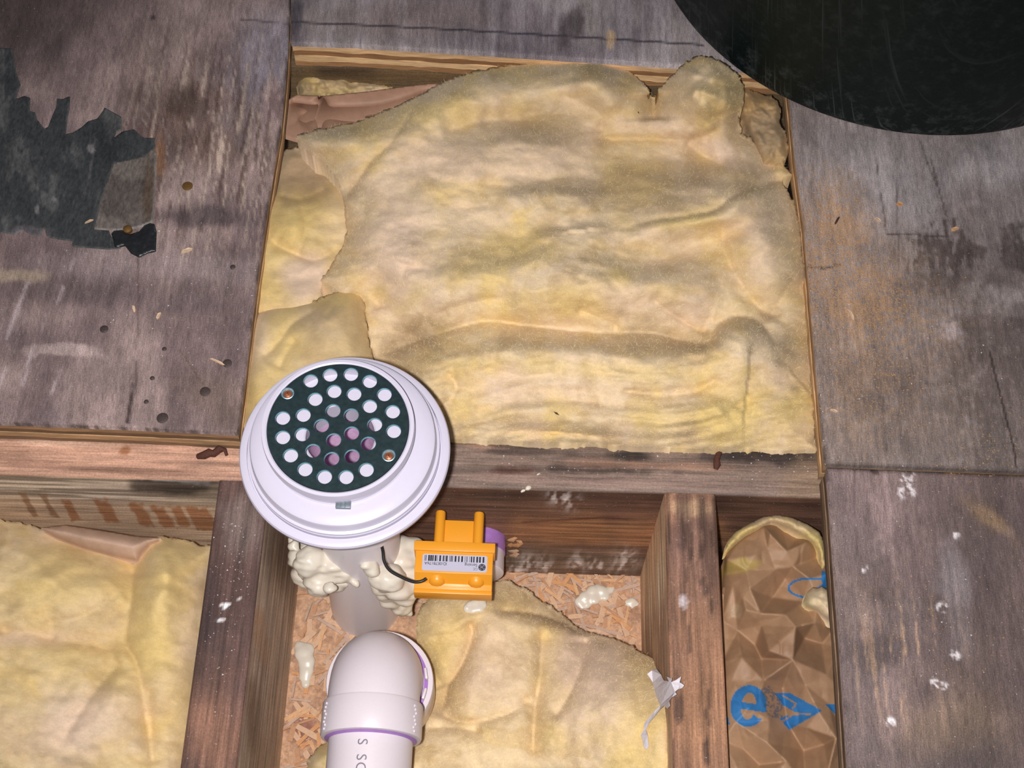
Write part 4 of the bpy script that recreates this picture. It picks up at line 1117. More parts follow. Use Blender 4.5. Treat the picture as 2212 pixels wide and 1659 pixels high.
def kraft_h(u, v, ed):
    o = 2.0
    z = (KF(u, v) * 2 + KF(u + o, v) + KF(u - o, v) + KF(u, v + o) + KF(u, v - o)) / 6.0
    h = -0.058 + 0.0019 * z - 0.004 * np.exp(-ed / 8)
    wu = u + 14 * (noise(u * 0.02, v * 0.02, 5) - 0.5)
    b = np.abs(fbm(wu * 0.024, v * 0.020, 92, 2) - 0.5)
    return h - 0.0022 * (0.2 - np.minimum(b, 0.2)) / 0.2 * 0.5


def ink_mask(u, v):
    """blue print on the facing: letters and an outlined sign cut off by the bay"""
    c, s = math.cos(math.radians(8)), math.sin(math.radians(8))
    dx, dy = u - 1617, v - 1525
    a = dx * c + dy * s; b = -dx * s + dy * c
    ro = (a / 39.0) ** 2 + (b / 45.0) ** 2; ri = (a / 16.0) ** 2 + (b / 29.0) ** 2
    e = (ro < 1) & ((ri > 1) | (np.abs(b - 1) < 7.5))
    e &= ~((a > 6) & (b > 8.5) & (b < 24) & (b < 8.5 + (a - 0) * 0.62))
    tri = inside(u, v, [(1672, 1496), (1706, 1497), (1776, 1535), (1705, 1577), (1684, 1552), (1702, 1545), (1728, 1545), (1690, 1522)])
    cut = (np.abs(seg_dist(u, v, [(1688, 1560), (1716, 1541), (1750, 1543)])[0]) < 1.8) | (np.abs(seg_dist(u, v, [(1690, 1502), (1720, 1520), (1712, 1530)])[0]) < 1.8)
    faded = inside(u, v, [(1640, 1492), (1660, 1480), (1690, 1515), (1690, 1555), (1655, 1545)]) & (fbm(u * 0.25, v * 0.25, 17, 2) > 0.5)
    right = inside(u, v, [(1782, 1522), (1812, 1520), (1814, 1550), (1796, 1536)])
    left = inside(u, v, [(1555, 1552), (1574, 1550), (1576, 1566), (1556, 1562)])
    loop = (np.abs(seg_dist(u, v, smooth_line([(1784, 1252), (1740, 1250), (1712, 1258), (1703, 1272), (1716, 1284), (1738, 1290), (1775, 1292)]))[0]) < 2.2)
    sol = inside(u, v, [(1774, 1232), (1788, 1236), (1790, 1276), (1762, 1270), (1776, 1262)])
    return (e | (tri & ~cut) | right | left | loop | sol).astype(float), faded.astype(float)


def kraft_col(u, v, ed, Z):
    c = np.tile(alb(158, 124, 94), (len(u), 1)) * (0.88 + 0.24 * fbm(u * 0.02, v * 0.02, 14, 4))[:, None]
    c = mix(c, alb(134, 102, 78), stain(u, v, 1700, 1440, 60, 60, 40, 4, 0.5, 0.02) * 0.5)
    c = mix(c, alb(170, 146, 80), stain(u, v, 1595, 1222, 40, 14, -10, 5, 0.3, 0.04) * 0.8)
    c = mix(c, alb(176, 150, 118), stain(u, v, 1590, 1320, 12, 14, 0, 6, 0.2, 0.05) * 0.8)
    m, fd = ink_mask(u, v)
    c = mix(c, alb(30, 110, 168), m * 0.95)
    c = mix(c, alb(60, 84, 104), fd * 0.6)
    return np.clip(c, 0.01, 0.9)


kraft = heightfield('insulation_batt', KP, kraft_h, kraft_col, 2.2, M_KRAFT, -0.10)
tag(kraft, 'kraft-faced insulation batt with blue print crumpled in the narrow right bay', 'insulation')
TUF = [(1566, 1195), (1572, 1168), (1590, 1148), (1620, 1130), (1650, 1116), (1680, 1112), (1712, 1118), (1745, 1132), (1770, 1148), (1780, 1170), (1784, 1218), (1776, 1238), (1768, 1190), (1740, 1160), (1700, 1140), (1666, 1128), (1620, 1152), (1580, 1182)]
t1 = heightfield('wool_fringe', TUF, lambda u, v, ed: -0.060 + 0.010 * (1 - np.exp(-ed / 6)) + 0.008 * (fbm(u * 0.05, v * 0.05, 3, 4) - 0.5), wool_col(91, base=(196, 176, 112)), 3.0, M_WOOL, -0.075, kraft)
T2 = [(1736, 1300), (1742, 1280), (1756, 1268), (1766, 1270), (1775, 1266), (1792, 1275), (1802, 1300), (1806, 1345), (1790, 1340), (1765, 1322), (1742, 1312)]
t2 = heightfield('wool_fringe', T2, lambda u, v, ed: -0.052 + 0.016 * (1 - np.exp(-ed / 8)) + 0.008 * (fbm(u * 0.05, v * 0.05, 5, 4) - 0.5), wool_col(95, base=(200, 186, 140)), 3.0, M_WOOL, -0.064, kraft)

# loose fibres standing up from the wool
def fibres(name, hf, poly, n, parent, seed, lo=0.003, hi=0.008, wid=0.00006, edge=0):
    r = np.random.default_rng(seed)
    poly = np.array(poly, float)
    u = r.uniform(poly[:, 0].min(), poly[:, 0].max(), n * 2); v = r.uniform(poly[:, 1].min(), poly[:, 1].max(), n * 2)
    m = inside(u, v, poly); u = u[m][:n]; v = v[m][:n]
    ed = np.full(len(u), 1e9)
    for i in range(len(poly)):
        a = poly[i]; b = poly[(i + 1) % len(poly)]; d = b - a
        t = np.clip(((u - a[0]) * d[0] + (v - a[1]) * d[1]) / (d @ d + 1e-9), 0, 1)
        ed = np.minimum(ed, np.hypot(u - a[0] - t * d[0], v - a[1] - t * d[1]))
    if edge:
        m = ed < edge; u = u[m]; v = v[m]; ed = ed[m]
    p = P(u, v, hf(u, v, ed)); k = len(p)
    ang = r.uniform(0, 6.283, k); el = r.uniform(0.05, 0.9, k); L = r.uniform(lo, hi, k)
    d = np.stack([np.cos(ang) * np.cos(el), np.sin(ang) * np.cos(el), np.sin(el)], 1)
    sd = np.stack([-np.sin(ang), np.cos(ang), 0 * ang], 1)
    a = p - d * 0.001; b = p + d * (L * 0.5)[:, None] + sd * (L * r.uniform(-.15, .15, k))[:, None]; c = p + d * L[:, None] * np.array([1, 1, 0.55]) + sd * (L * r.uniform(-.3, .3, k))[:, None]
    w = sd * wid
    V = np.stack([a - w, a + w, b - w, b + w, c], 1).reshape(-1, 3)
    i = np.arange(k)[:, None] * 5
    F = [list(x) for x in np.hstack([i, i + 1, i + 3, i + 2])] + [list(x) for x in np.hstack([i + 2, i + 3, i + 4])]
    o = mesh_obj(name, V, F, M_FIBRE, parent)
    o['kind'] = 'stuff'
    return o


M_FIBRE = plain('glass_fibre', alb(232, 214, 164, 1.15), 0.7, 0, 0.3)
fibres('loose_fibre', main_h, MAIN, 30000, batt, 5, 0.002, 0.005, 0.00004)
fibres('loose_fibre', mid_h, MB_P, 7000, mid, 6, 0.002, 0.005, 0.00004)

# ------------------------------------------------------------------ dark green tub standing on the plywood
a, b, c = [P(*q, 0.0)[:2] for q in ((1462, 20), (1690, 215), (2080, 298))]
A = np.array([2 * (b - a), 2 * (c - a)]); rhs = np.array([b @ b - a @ a, c @ c - a @ a])
ctr = np.linalg.solve(A, rhs); RT = float(np.linalg.norm(a - ctr))
tub = thing('plastic_tub', 'big dark green scratched plastic tub standing on the plywood, top right corner', 'tub', (ctr[0], ctr[1], 0.0))
fac = 30
b = MB()
prof = [(0.001, 0.004), (RT * 0.80, 0.004), (RT * 0.82, 0.0005), (RT - 0.006, 0.0003), (RT - 0.0015, 0.002), (RT, 0.007), (RT + 0.010, 0.10), (RT + 0.022, 0.22), (RT + 0.030, 0.30), (RT + 0.034, 0.305), (RT + 0.026, 0.305), (RT + 0.016, 0.22), (RT - 0.004, 0.02), (0.001, 0.012)]
b.lathe(prof, (ctr[0], ctr[1], 0.0), 120)
b.build('tub_wall', M_TUB, tub, True, 0, 40)
b = MB(); b.lathe([(RT + 0.030, 0.290), (RT + 0.046, 0.292), (RT + 0.047, 0.308), (RT + 0.026, 0.309)], (ctr[0], ctr[1], 0.0), 120)
b.build('rim', M_TUB, tub, True, 0, 40)

# ------------------------------------------------------------------ shower drain
ZF = 0.088
fc = P(745, 970, ZF)
ppm = 465 / (2 * 0.0667)
drain = thing('floor_drain', 'white round shower drain with a dark perforated strainer, in the middle', 'drain', (fc[0], fc[1], ZF - 0.05))
cx, cy = fc[0], fc[1]
b = MB()
b.lathe([(0.030, ZF - 0.050), (0.034, ZF - 0.022), (0.048, ZF - 0.012), (0.058, ZF - 0.009), (0.0655, ZF - 0.006), (0.0667, ZF - 0.004), (0.0669, ZF - 0.001), (0.0662, ZF + 0.0004), (0.0650, ZF + 0.0010), (0.0618, ZF + 0.0012), (0.0616, ZF - 0.0004), (0.0608, ZF - 0.0004), (0.0606, ZF + 0.0030), (0.056, ZF + 0.003), (0.026, ZF - 0.004), (0.026, ZF - 0.05), (0.030, ZF - 0.05)], (cx, cy, 0), 128)
b.build('flange', M_PVCW, drain, True, 0, 30)
b = MB()
b.lathe([(0.030, ZF + 0.0030), (0.0600, ZF + 0.0034), (0.0606, ZF + 0.0044), (0.0604, ZF + 0.0064), (0.0588, ZF + 0.0070), (0.0584, ZF + 0.0078), (0.0582, ZF + 0.0125), (0.0576, ZF + 0.0140), (0.0560, ZF + 0.0150), (0.0500, ZF + 0.0162), (0.0440, ZF + 0.0166), (0.030, ZF + 0.0160)], (cx, cy, 0), 128)
b.build('clamp_ring', M_PVCW, drain, True, 0, 30)
ZP = ZF + 0.0325
pc = P(730, 921, ZP)
RP = 0.0437 * (CAM_H - ZP) / 0.75
pcx, pcy = pc[0], pc[1]
b = MB()
b.lathe([(RP - 0.0004, ZP - 0.0127), (RP + 0.0001, ZP - 0.0004), (RP + 0.0010, ZP + 0.0002), (RP + 0.0030, ZP), (RP + 0.0034, ZP - 0.002), (RP + 0.0034, ZP - 0.0065), (RP + 0.0016, ZP - 0.0080), (RP + 0.0010, ZF + 0.0175), (RP + 0.002, ZF + 0.0162), (RP - 0.004, ZF + 0.0160), (RP - 0.0005, ZP - 0.0128), (0.0226, ZP - 0.0138), (0.0216, ZP - 0.0146), (0.0212, ZP - 0.036), (0.0235, ZP - 0.036), (0.0235, ZP - 0.0165), (RP - 0.009, ZP - 0.015)], (pcx, pcy, 0), 120)
b.build('strainer_barrel', M_PVCW, drain, True, 0, 35)
b = MB(); b.lathe([(0.0210, ZP - 0.034), (0.0210, ZP - 0.075), (0.0205, ZP - 0.14), (0.001, ZP - 0.141)], (pcx, pcy, 0), 64)
b.build('inner_pipe', M_PRIMPINK, drain, True, 0, 60)
# strainer plate
holes = [(527, 205), (725, 145), (938, 138), (1130, 210), (1280, 345), (1365, 520), (1375, 720), (1095, 1115), (888, 1190), (667, 1187), (468, 1110), (320, 968), (240, 783), (240, 585),
         (572, 393), (766, 312), (970, 340), (1130, 465), (1182, 652), (1117, 845), (950, 975), (742, 1003), (550, 920), (440, 753), (450, 555), (755, 510), (942, 555), (945, 740), (762, 810), (637, 662)]
holes = [(560 + x / 4.739, 780 + y / 4.739) for x, y in holes]
screws = [(560 + 290 / 4.739, 780 + 330 / 4.739), (560 + 1325 / 4.739, 780 + 965 / 4.739)]
PT = 0.0016
bm = bmesh.new()
def ring(x, y, r, n):
    vs = [bm.verts.new((x + r * math.cos(2 * math.pi * k / n), y + r * math.sin(2 * math.pi * k / n), ZP)) for k in range(n)]
    return [bm.edges.new((vs[k], vs[(k + 1) % n])) for k in range(n)]
edges = ring(pcx, pcy, RP - 0.0003, 96)
HR = 16.4 / (FPX / ((CAM_H - ZP) / 0.925))
for (u, v) in holes:
    q = P(u, v, ZP); edges += ring(q[0], q[1], HR, 24)
for (u, v) in screws:
    q = P(u, v, ZP); edges += ring(q[0], q[1], 0.0034, 24)
bmesh.ops.triangle_fill(bm, use_beauty=True, use_dissolve=False, edges=edges)
r = bmesh.ops.extrude_face_region(bm, geom=list(bm.faces))
for g in r['geom']:
    if isinstance(g, bmesh.types.BMVert): g.co.z -= PT
bmesh.ops.recalc_face_normals(bm, faces=bm.faces)
bm.verts.index_update()
strainer = mesh_obj('strainer_plate', [tuple(x.co) for x in bm.verts], [[x.index for x in f.verts] for f in bm.faces], M_STRAINER, drain)
strainer['label'] = 'dark teal perforated strainer plate with thirty round holes'
bm.free()
b = MB()
for (u, v) in holes:
    q = P(u, v, ZP); b.lathe([(HR - 0.00004, ZP - 0.0014), (HR - 0.00004, ZP - 0.0003), (HR + 0.0002, ZP + 0.00008)], (q[0], q[1], 0), 20)
o = b.build('hole_rim', M_RIMGLINT, strainer, True)
o['kind'] = 'stuff'
for i, (u, v) in enumerate(screws):
    q = P(u, v, ZP)
    b = MB(); b.lathe([(0.0041, ZP + 0.0001), (0.0036, ZP + 0.0003), (0.0024, ZP - 0.0012), (0.0018, ZP - 0.0022), (0.0001, ZP - 0.0023)], (q[0], q[1], 0), 24)
    b.build('countersink', M_CHROME, strainer, True, 0, 50)
    b = MB(); b.lathe([(0.0026, ZP - 0.0016), (0.0025, ZP - 0.0006), (0.0014, ZP - 0.0002), (0.0001, ZP)], (q[0], q[1], 0), 20)
    for rot in (0.5, 0.5 + math.pi / 2):
        b.box(-0.0015, -0.00028, -0.0004, 0.0015, 0.00028, 0.0003, Matrix.Translation((q[0], q[1], ZP)) @ Matrix.Rotation(rot, 4, 'Z'))
    b.build('screw', M_BRASS, strainer, True, 0, 40)
# bolt heads of the clamp ring and the two dark slots at its right
q = P(742, 1092, ZF + 0.0165)
b = MB(); b.box(-0.0046, -0.0024, -0.004, 0.0046, 0.0024, 0.0024, Matrix.Translation(q))
b.box(-0.0016, -0.0026, 0.0022, -0.0008, 0.0026, 0.0027, Matrix.Translation(q)); b.box(0.0009, -0.0026, 0.0022, 0.0016, 0.0026, 0.0027, Matrix.Translation(q))
b.build('bolt_head', M_BOLT, drain, False, 0.0006)
for (u, v, an, L) in ((897, 945, 95, 0.0042), (868, 1022, 48, 0.004)):
    q = P(u, v, ZF + 0.0150)
    b = MB(); b.box(-L, -0.0008, -0.003, L, 0.0008, 0.0012, Matrix.Translation(q) @ Matrix.Rotation(math.radians(an), 4, 'Z'))
    b.build('slot_bolt', M_DARKSLOT, drain, False, 0.0004)

# ------------------------------------------------------------------ waste pipe, trap elbow and arm
pipe = thing('waste_pipe', 'white plastic waste pipe dropping from the drain into a trap elbow', 'pipe', (cx, cy, OZ))
RV = 0.0288
b = MB(); b.tube([(cx, cy - 0.0035, ZF - 0.046), (cx, cy - 0.0035, -0.02), (cx - 0.010, cy - 0.0045, OZ + 0.0005)], RV, 48, False)
b.build('drop_pipe', M_PVCB, pipe, True, 0, 50)
b = MB(); b.lathe([(RV, ZF - 0.075), (RV + 0.0042, ZF - 0.076), (RV + 0.0046, ZF - 0.0785), (RV + 0.0046, ZF - 0.099), (RV + 0.0032, ZF - 0.1005), (RV, ZF - 0.101)], (cx, cy, 0), 64)
b.build('coupling', M_PVCB, pipe, True, 0, 40)
b = MB(); b.lathe([(RV + 0.0002, ZF - 0.046), (RV + 0.0006, ZF - 0.05), (RV + 0.0006, ZF - 0.0752), (RV + 0.0030, ZF - 0.0755), (RV + 0.0031, ZF - 0.0762)], (cx, cy, 0), 64)
b.build('primer_band', M_PRIMER, pipe, True, 0, 60)
# elbow
RH = 0.0285; EZ = -0.050
e0 = P(812, 1444, EZ); ex, ey = e0[0], e0[1]
elbow = thing('trap_elbow', 'white plastic elbow and arm pipe running toward the bottom edge', 'pipe', (ex, ey, OZ))
Rb = 0.024
path = [(ex, ey, -0.115), (ex, ey, EZ - Rb)] + [(ex, ey - Rb + Rb * math.cos(t), EZ - Rb + Rb * math.sin(t)) for t in np.linspace(0.12, math.pi / 2, 12)] + [(ex, ey - Rb - 0.010, EZ)]
b = MB(); b.tube(path, [0.0315] * len(path), 56)
b.build('elbow_body', M_PVC, elbow, True, 0, 50)
b = MB(); b.lathe([(0.0310, -0.086), (0.0380, -0.0865), (0.0385, -0.088), (0.0385, -0.118), (0.0370, -0.120), (0.028, -0.120)], (ex, ey, 0), 64)
b.build('riser_hub', M_PVC, elbow, True, 0, 40)
b = MB(); b.lathe([(0.0318, -0.0864), (0.0346, -0.0862), (0.0346, -0.0858), (0.0318, -0.0850)], (ex, ey, 0), 64)
b.build('primer_band', M_PRIMER, elbow, True, 0, 60)
b = MB(); b.tube([(ex, ey, OZ + 0.002), (ex, ey, -0.112)], RH, 40)
b.build('riser_pipe', M_PVC, elbow, True, 0, 50)
for an, z in ((128, -0.083), (10, -0.082), (-14, -0.084)):
    b = MB(); b.box(-0.004, -0.001, -0.003, 0.004, 0.001, 0.003, Matrix.Translation((ex + 0.0335 * math.cos(math.radians(an)), ey + 0.0335 * math.sin(math.radians(an)), z)) @ Matrix.Rotation(math.radians(an + 90), 4, 'Z'))
    b.build('hub_lug', M_PVC, elbow, False, 0.0006)
RX = Matrix.Rotation(math.radians(90), 4, 'X')         # local +z becomes -y
y1 = ey - Rb - 0.0005
b = MB(); b.lathe([(0.0300, 0.0), (0.0335, 0.0006), (0.0342, 0.002), (0.0342, 0.0225), (0.0337, 0.0240), (0.0305, 0.0245), (0.0285, 0.0245)], (ex, y1, EZ), 72, RX)
b.build('hub', M_PVC, elbow, True, 0, 40)
b = MB(); b.lathe([(0.0300, 0.0240), (0.0312, 0.0248), (0.0306, 0.0252), (0.0290, 0.0255), (0.0286, 0.0258)], (ex, y1, EZ), 72, RX)
b.build('primer_band', M_PRIMER, elbow, True, 0, 60)
b = MB(); b.tube([(ex, y1 - 0.010, EZ), (ex, y1 - 0.12, EZ), (ex, y1 - 0.26, EZ - 0.002)], RH, 56)
arm = b.build('arm_pipe', M_PVC, elbow, True, 0, 50)


def text_mesh(s, size, Mx, mat, parent, name, spacing=1.0, extrude=0.00006, wrap=None):
    cu = bpy.data.curves.new('lettering', 'FONT'); cu.body = s; cu.size = size; cu.align_x = 'CENTER'; cu.align_y = 'CENTER'; cu.extrude = extrude; cu.space_character = spacing; cu.resolution_u = 4
    ob = bpy.data.objects.new('lettering', cu); COL.objects.link(ob)
    dg = bpy.context.evaluated_depsgraph_get(); dg.update()
    me = ob.evaluated_get(dg).to_mesh()
    v = [Mx @ x.co if wrap is None else wrap(x.co) for x in me.vertices]; f = [list(p.vertices) for p in me.polygons]
    ob.evaluated_get(dg).to_mesh_clear()
    bpy.data.objects.remove(ob); bpy.data.curves.remove(cu)
    return mesh_obj(name, [tuple(q) for q in v], f, mat, parent)


def on_arm(yc, phi0):
    def f(co):        # reading direction runs along the pipe, away from the hub
        ph = phi0 + co.y / RH; rr = RH + 0.00012 + max(0, co.z)
        return Vector((ex + rr * math.sin(ph), yc - co.x, EZ + rr * math.cos(ph)))
    return f


text_mesh('S', 0.0095, None, M_INKGREY, arm, 'lettering', wrap=on_arm(P(785, 1602, EZ + RH)[1], -0.10))
text_mesh('SC', 0.0095, None, M_INKGREY, arm, 'lettering', wrap=on_arm(P(782, 1648, EZ + RH)[1], -0.10), spacing=1.15)
# raised maker's lettering on both flanks of the hub is too worn to read: small raised ticks
hub_ticks = MB()
for side in (-1, 1):
    for k in range(8):
        ph = side * (1.05 + 0.03 * (k % 3)); yy = y1 - 0.005 - k * 0.0024
        hub_ticks.box(-0.0011, -0.0007, -0.0006, 0.0011, 0.0007, 0.0006, Matrix.Translation((ex + 0.0344 * math.sin(ph), yy, EZ + 0.0344 * math.cos(ph))) @ Matrix.Rotation(ph, 4, 'Y'))
o = hub_ticks.build('raised_mark', M_PVC, elbow); o['kind'] = 'stuff'

# stub pipe coming out of the header under the logger
sz = -0.131
st = PY(1030, 1170, 0.383); sx = PY(1093, 1190, 0.365)[0] - 0.0280
stub = thing('stub_pipe', 'short white pipe stub with purple primer poking out of the header', 'pipe', (sx, 0.36, sz - 0.028))
yE = P(1080, 1250, sz - 0.01)[1]
b = MB(); b.tube([(sx, HY0 + 0.0005, sz), (sx, yE + 0.012, sz), (sx, yE + 0.001, sz), (sx, yE, sz)], [0.0268, 0.0268, 0.0268, 0.0256], 48)
b.build('stub_tube', M_PVC, stub, True, 0, 40)
b = MB(); b.tube([(sx, HY0, sz), (sx, (yE + HY0) / 2 + 0.002, sz)], [0.0276, 0.0276], 48)
b.build('primer_band', M_PRIMER, stub, True, 0, 40)

# ------------------------------------------------------------------ expanding foam


def foam(name, balls, parent=None, voxel=0.0016, label=None, noise_amp=0.0012, seed=1, group=None):
    bm = bmesh.new()
    for (c, r) in balls:
        s = (r, r, r) if not hasattr(r, '__len__') else r
        res = bmesh.ops.create_icosphere(bm, subdivisions=3, radius=1.0)
        for vv in res['verts']:
            vv.co = Vector((vv.co.x * s[0] + c[0], vv.co.y * s[1] + c[1], vv.co.z * s[2] + c[2]))
    me = bpy.data.meshes.new('foam'); bm.to_mesh(me); bm.free()
    ob = bpy.data.objects.new('foam', me); COL.objects.link(ob)
    md = ob.modifiers.new('r', 'REMESH'); md.mode = 'VOXEL'; md.voxel_size = voxel
    sm = ob.modifiers.new('s', 'SMOOTH'); sm.factor = 0.5; sm.iterations = 11
    dg = bpy.context.evaluated_depsgraph_get(); dg.update()
    ev = ob.evaluated_get(dg).to_mesh()
    V = np.array([tuple(x.co) for x in ev.vertices]); N = np.array([tuple(x.normal) for x in ev.vertices]); F = [list(p.vertices) for p in ev.polygons]
    ob.evaluated_get(dg).to_mesh_clear(); bpy.data.objects.remove(ob); bpy.data.meshes.remove(me)
    d = fbm(V[:, 0] * 90 + 5, (V[:, 1] + V[:, 2] * 0.7) * 130 + 3, seed, 2) - 0.5
    V = V + N * (d * 2 * noise_amp)[:, None]
    o = mesh_obj(name, V, F, M_FOAM, parent, None, True)
    if label: tag(o, label, 'foam', group)
    return o


def balls(lst, zf, ppm_=2850.0):
    out = []
    for (u, v, r, *k) in lst:
        z = zf(u, v) if callable(zf) else zf
        out.append((P(u, v, z), r * 1.32 / ppm_))
    return out


foam('spray_foam', balls([(636, 1180, 12), (645, 1205, 20), (672, 1180, 22), (668, 1212, 26), (704, 1182, 26), (694, 1206, 22), (735, 1192, 22), (748, 1212, 18), (716, 1222, 28), (664, 1240, 26), (690, 1254, 27), (722, 1250, 24), (676, 1228, 26),
                          (742, 1234, 20), (712, 1268, 12), (744, 1258, 11), (758, 1254, 10), (768, 1262, 8), (630, 1168, 9)], lambda u, v: -0.080 - 0.030 * math.sin(u * 0.13) * math.sin(v * 0.11)), None, 0.0015, 'cream blob of spray foam bulging left of the white pipe, under the drain', 0.0022, 3)
ys = cy - RV
rf = []
for (u, v, r) in ((800, 1228, 13), (812, 1246, 15), (824, 1262, 17), (834, 1278, 18), (846, 1292, 18), (860, 1302, 17), (874, 1308, 15), (883, 1320, 9), (790, 1222, 9), (842, 1250, 22), (860, 1268, 22), (874, 1282, 20)):
    rf.append((PY(u, v, ys - 0.004), r / 1950.0))
rf += balls([(925, 1215, 24), (950, 1225, 24)], -0.084) + balls([(838, 1172, 20), (860, 1190, 26), (884, 1186, 20), (872, 1214, 26), (894, 1206, 18), (850, 1220, 24), (880, 1240, 24), (896, 1262, 14), (904, 1228, 14), (858, 1242, 20), (836, 1206, 14), (898, 1178, 13)], -0.082)
foam('spray_foam', rf, None, 0.0015, 'cream ridge of spray foam wrapping the pipe beside the black cable', 0.0022, 8)


def on_osb(lst, label, seed, z=OZ, flat=0.55, ppm_=2480.0):
    bl = []
    for (u, v, r) in lst:
        rr = r / ppm_
        bl.append((P(u, v, z + rr * 0.35), (rr, rr, rr * flat)))
    return foam('foam_drip', bl, None, 0.0011, label, 0.0007, seed, 'drips of spray foam')


on_osb([(650, 1400, 15), (656, 1412, 20), (664, 1404, 16), (662, 1430, 19), (662, 1448, 16), (660, 1462, 14), (661, 1475, 11), (645, 1392, 9)], 'long cream foam drip on the strand board left of the trap elbow', 4)
on_osb([(1252, 1300, 12), (1264, 1290, 14), (1268, 1306, 10), (1280, 1278, 14), (1284, 1294, 13), (1300, 1278, 13), (1306, 1288, 12), (1318, 1274, 9), (1322, 1270, 7), (1258, 1310, 10), (1290, 1270, 9)], 'large cream foam streak on the strand board below the header', 5)
on_osb([(1356, 1302, 9), (1366, 1300, 11), (1374, 1304, 8), (1364, 1308, 8)], 'small cream foam dab beside the reddish joist', 6)
zz = float(mid_h(np.array([1025.0]), np.array([1312.0]), np.array([50.0]))[0])
on_osb([(1008, 1314, 9), (1016, 1306, 10), (1026, 1304, 11), (1038, 1303, 9), (1044, 1308, 9), (1036, 1316, 11), (1022, 1318, 11), (1012, 1321, 7), (1046, 1300, 6)], 'cream foam nugget lying on the middle insulation below the yellow logger', 7, zz + 0.001, 0.8, 2700)
on_osb([(988, 938, 7), (998, 936, 8), (1008, 940, 7), (1014, 946, 5), (984, 942, 5), (1018, 948, 4)], 'small white foam crumb on the header right of the drain', 9, JZ + 0.001, 0.8, 2850)

# ------------------------------------------------------------------ yellow data logger
LZ = -0.046
lc = P(983, 1172, LZ)              # middle of the body's upper edge
logger = thing('data_logger', 'small orange-yellow sensor box with two posts and barcode label', 'sensor', (lc[0], lc[1] - 0.015, LZ - 0.024))
ML = Matrix.Translation(lc) @ Matrix.Rotation(math.radians(-0.6), 4, 'Z')
HW = 0.0278
b = MB()
# body with bevelled lower side: profile in y, z extruded along x
prof = [(-0.0005, -0.020), (-0.0005, -0.0006), (-0.0230, -0.0006), (-0.0278, -0.0095), (-0.0300, -0.0100), (-0.0345, -0.0108), (-0.0350, -0.022), (-0.0350, -0.024), (-0.004, -0.024)]
v = [tuple(ML @ Vector((s * HW, y, z))) for s in (-1, 1) for y, z in prof]
n = len(prof)
b.add(v, [tuple(range(n)), tuple(range(2 * n - 1, n - 1, -1))] + [(i, n + i, n + (i + 1) % n, (i + 1) % n) for i in range(n)])
b.build('body', M_YELLOW, logger, False, 0.0005)
b = MB(); b.box(-HW - 0.0013, -0.0072, -0.016, HW + 0.0013, 0.0, 0.0016, ML)
b.build('top_ledge', M_YELLOW, logger, False, 0.0005)
b = MB(); b.box(-HW - 0.0002, -0.0352, -0.0215, HW + 0.0002, -0.0318, -0.0098, ML)
b.build('lower_lip', M_YELLOW, logger, False, 0.0006)
for x0 in (-0.0118, 0.0163):
    b = MB()
    Mp = ML @ Matrix.Translation((x0, 0, -0.0032)) @ Matrix.Rotation(math.radians(-90), 4, 'X')
    b.lathe([(0.0001, -0.003), (0.0037, -0.003), (0.0037, 0.0235), (0.0033, 0.0246), (0.0001, 0.0247)], (0, 0, 0), 28, Mp)
    b.build('post', M_YELLOW, logger, True, 0, 40)
    b = MB()
    Mp = ML @ Matrix.Translation((x0, -0.0235, -0.0088)) @ Matrix.Rotation(math.radians(95), 4, 'X')
    b.lathe([(0.0062, -0.002), (0.0062, 0.0022), (0.0054, 0.0046), (0.0034, 0.0062), (0.0001, 0.0068)], (0, 0, 0), 28, Mp)
    b.build('knob', M_YELLOW, logger, True, 0, 60)
b = MB(); b.box(-0.0108, -0.002, -0.0062, 0.0155, 0.0186, -0.0036, ML)
b.build('post_plate', M_YELLOW, logger, False, 0.0003)
# label with its print, upside down as seen
lw, lh = 0.0232, 0.0063
lcx, lcy = 0.0006, -0.0155
pts = []
for sx_, sy_, a0 in ((1, 1, 0), (-1, 1, 90), (-1, -1, 180), (1, -1, 270)):
    for k in range(5):
        an = math.radians(a0 + 22.5 * k)
        pts.append(tuple(ML @ Vector((lcx + sx_ * (lw - 0.0015) + 0.0015 * math.cos(an), lcy + sy_ * (lh - 0.0015) + 0.0015 * math.sin(an), -0.00030))))
lab = poly_prism('label', pts, 0.0003, M_LABEL, logger)
lab['label'] = 'silver rounded label with barcode and small print'
zt = -0.00026
b = MB(); x = -lw + 0.0014; rr = random.Random(3)
while x < lw - 0.0014:
    w = rr.choice((0.0003, 0.0003, 0.0005, 0.0009, 0.0012)); 
    if x + w > lw - 0.0014: break
    b.box(lcx + x, lcy + 0.0010, zt, lcx + x + w, lcy + 0.0054, zt + 0.00006, ML)
    x += w + rr.choice((0.0003, 0.0005, 0.0008, 0.0013))
o = b.build('barcode', M_INK, lab); o['kind'] = 'stuff'
M180 = Matrix.Rotation(math.pi, 4, 'Z')
text_mesh('ID:0E78176A', 0.0030, ML @ Matrix.Translation((lcx - 0.0136, lcy - 0.0007, zt)) @ M180, M_INK, lab, 'lettering', 1.0)
text_mesh('Sensing', 0.0031, ML @ Matrix.Translation((lcx + 0.0117, lcy - 0.0009, zt)) @ M180, M_INK, lab, 'lettering', 1.0)
text_mesh('GE', 0.0028, ML @ Matrix.Translation((lcx + 0.0150, lcy - 0.0038, zt)) @ M180, M_INKGREY, lab, 'lettering', 1.0)
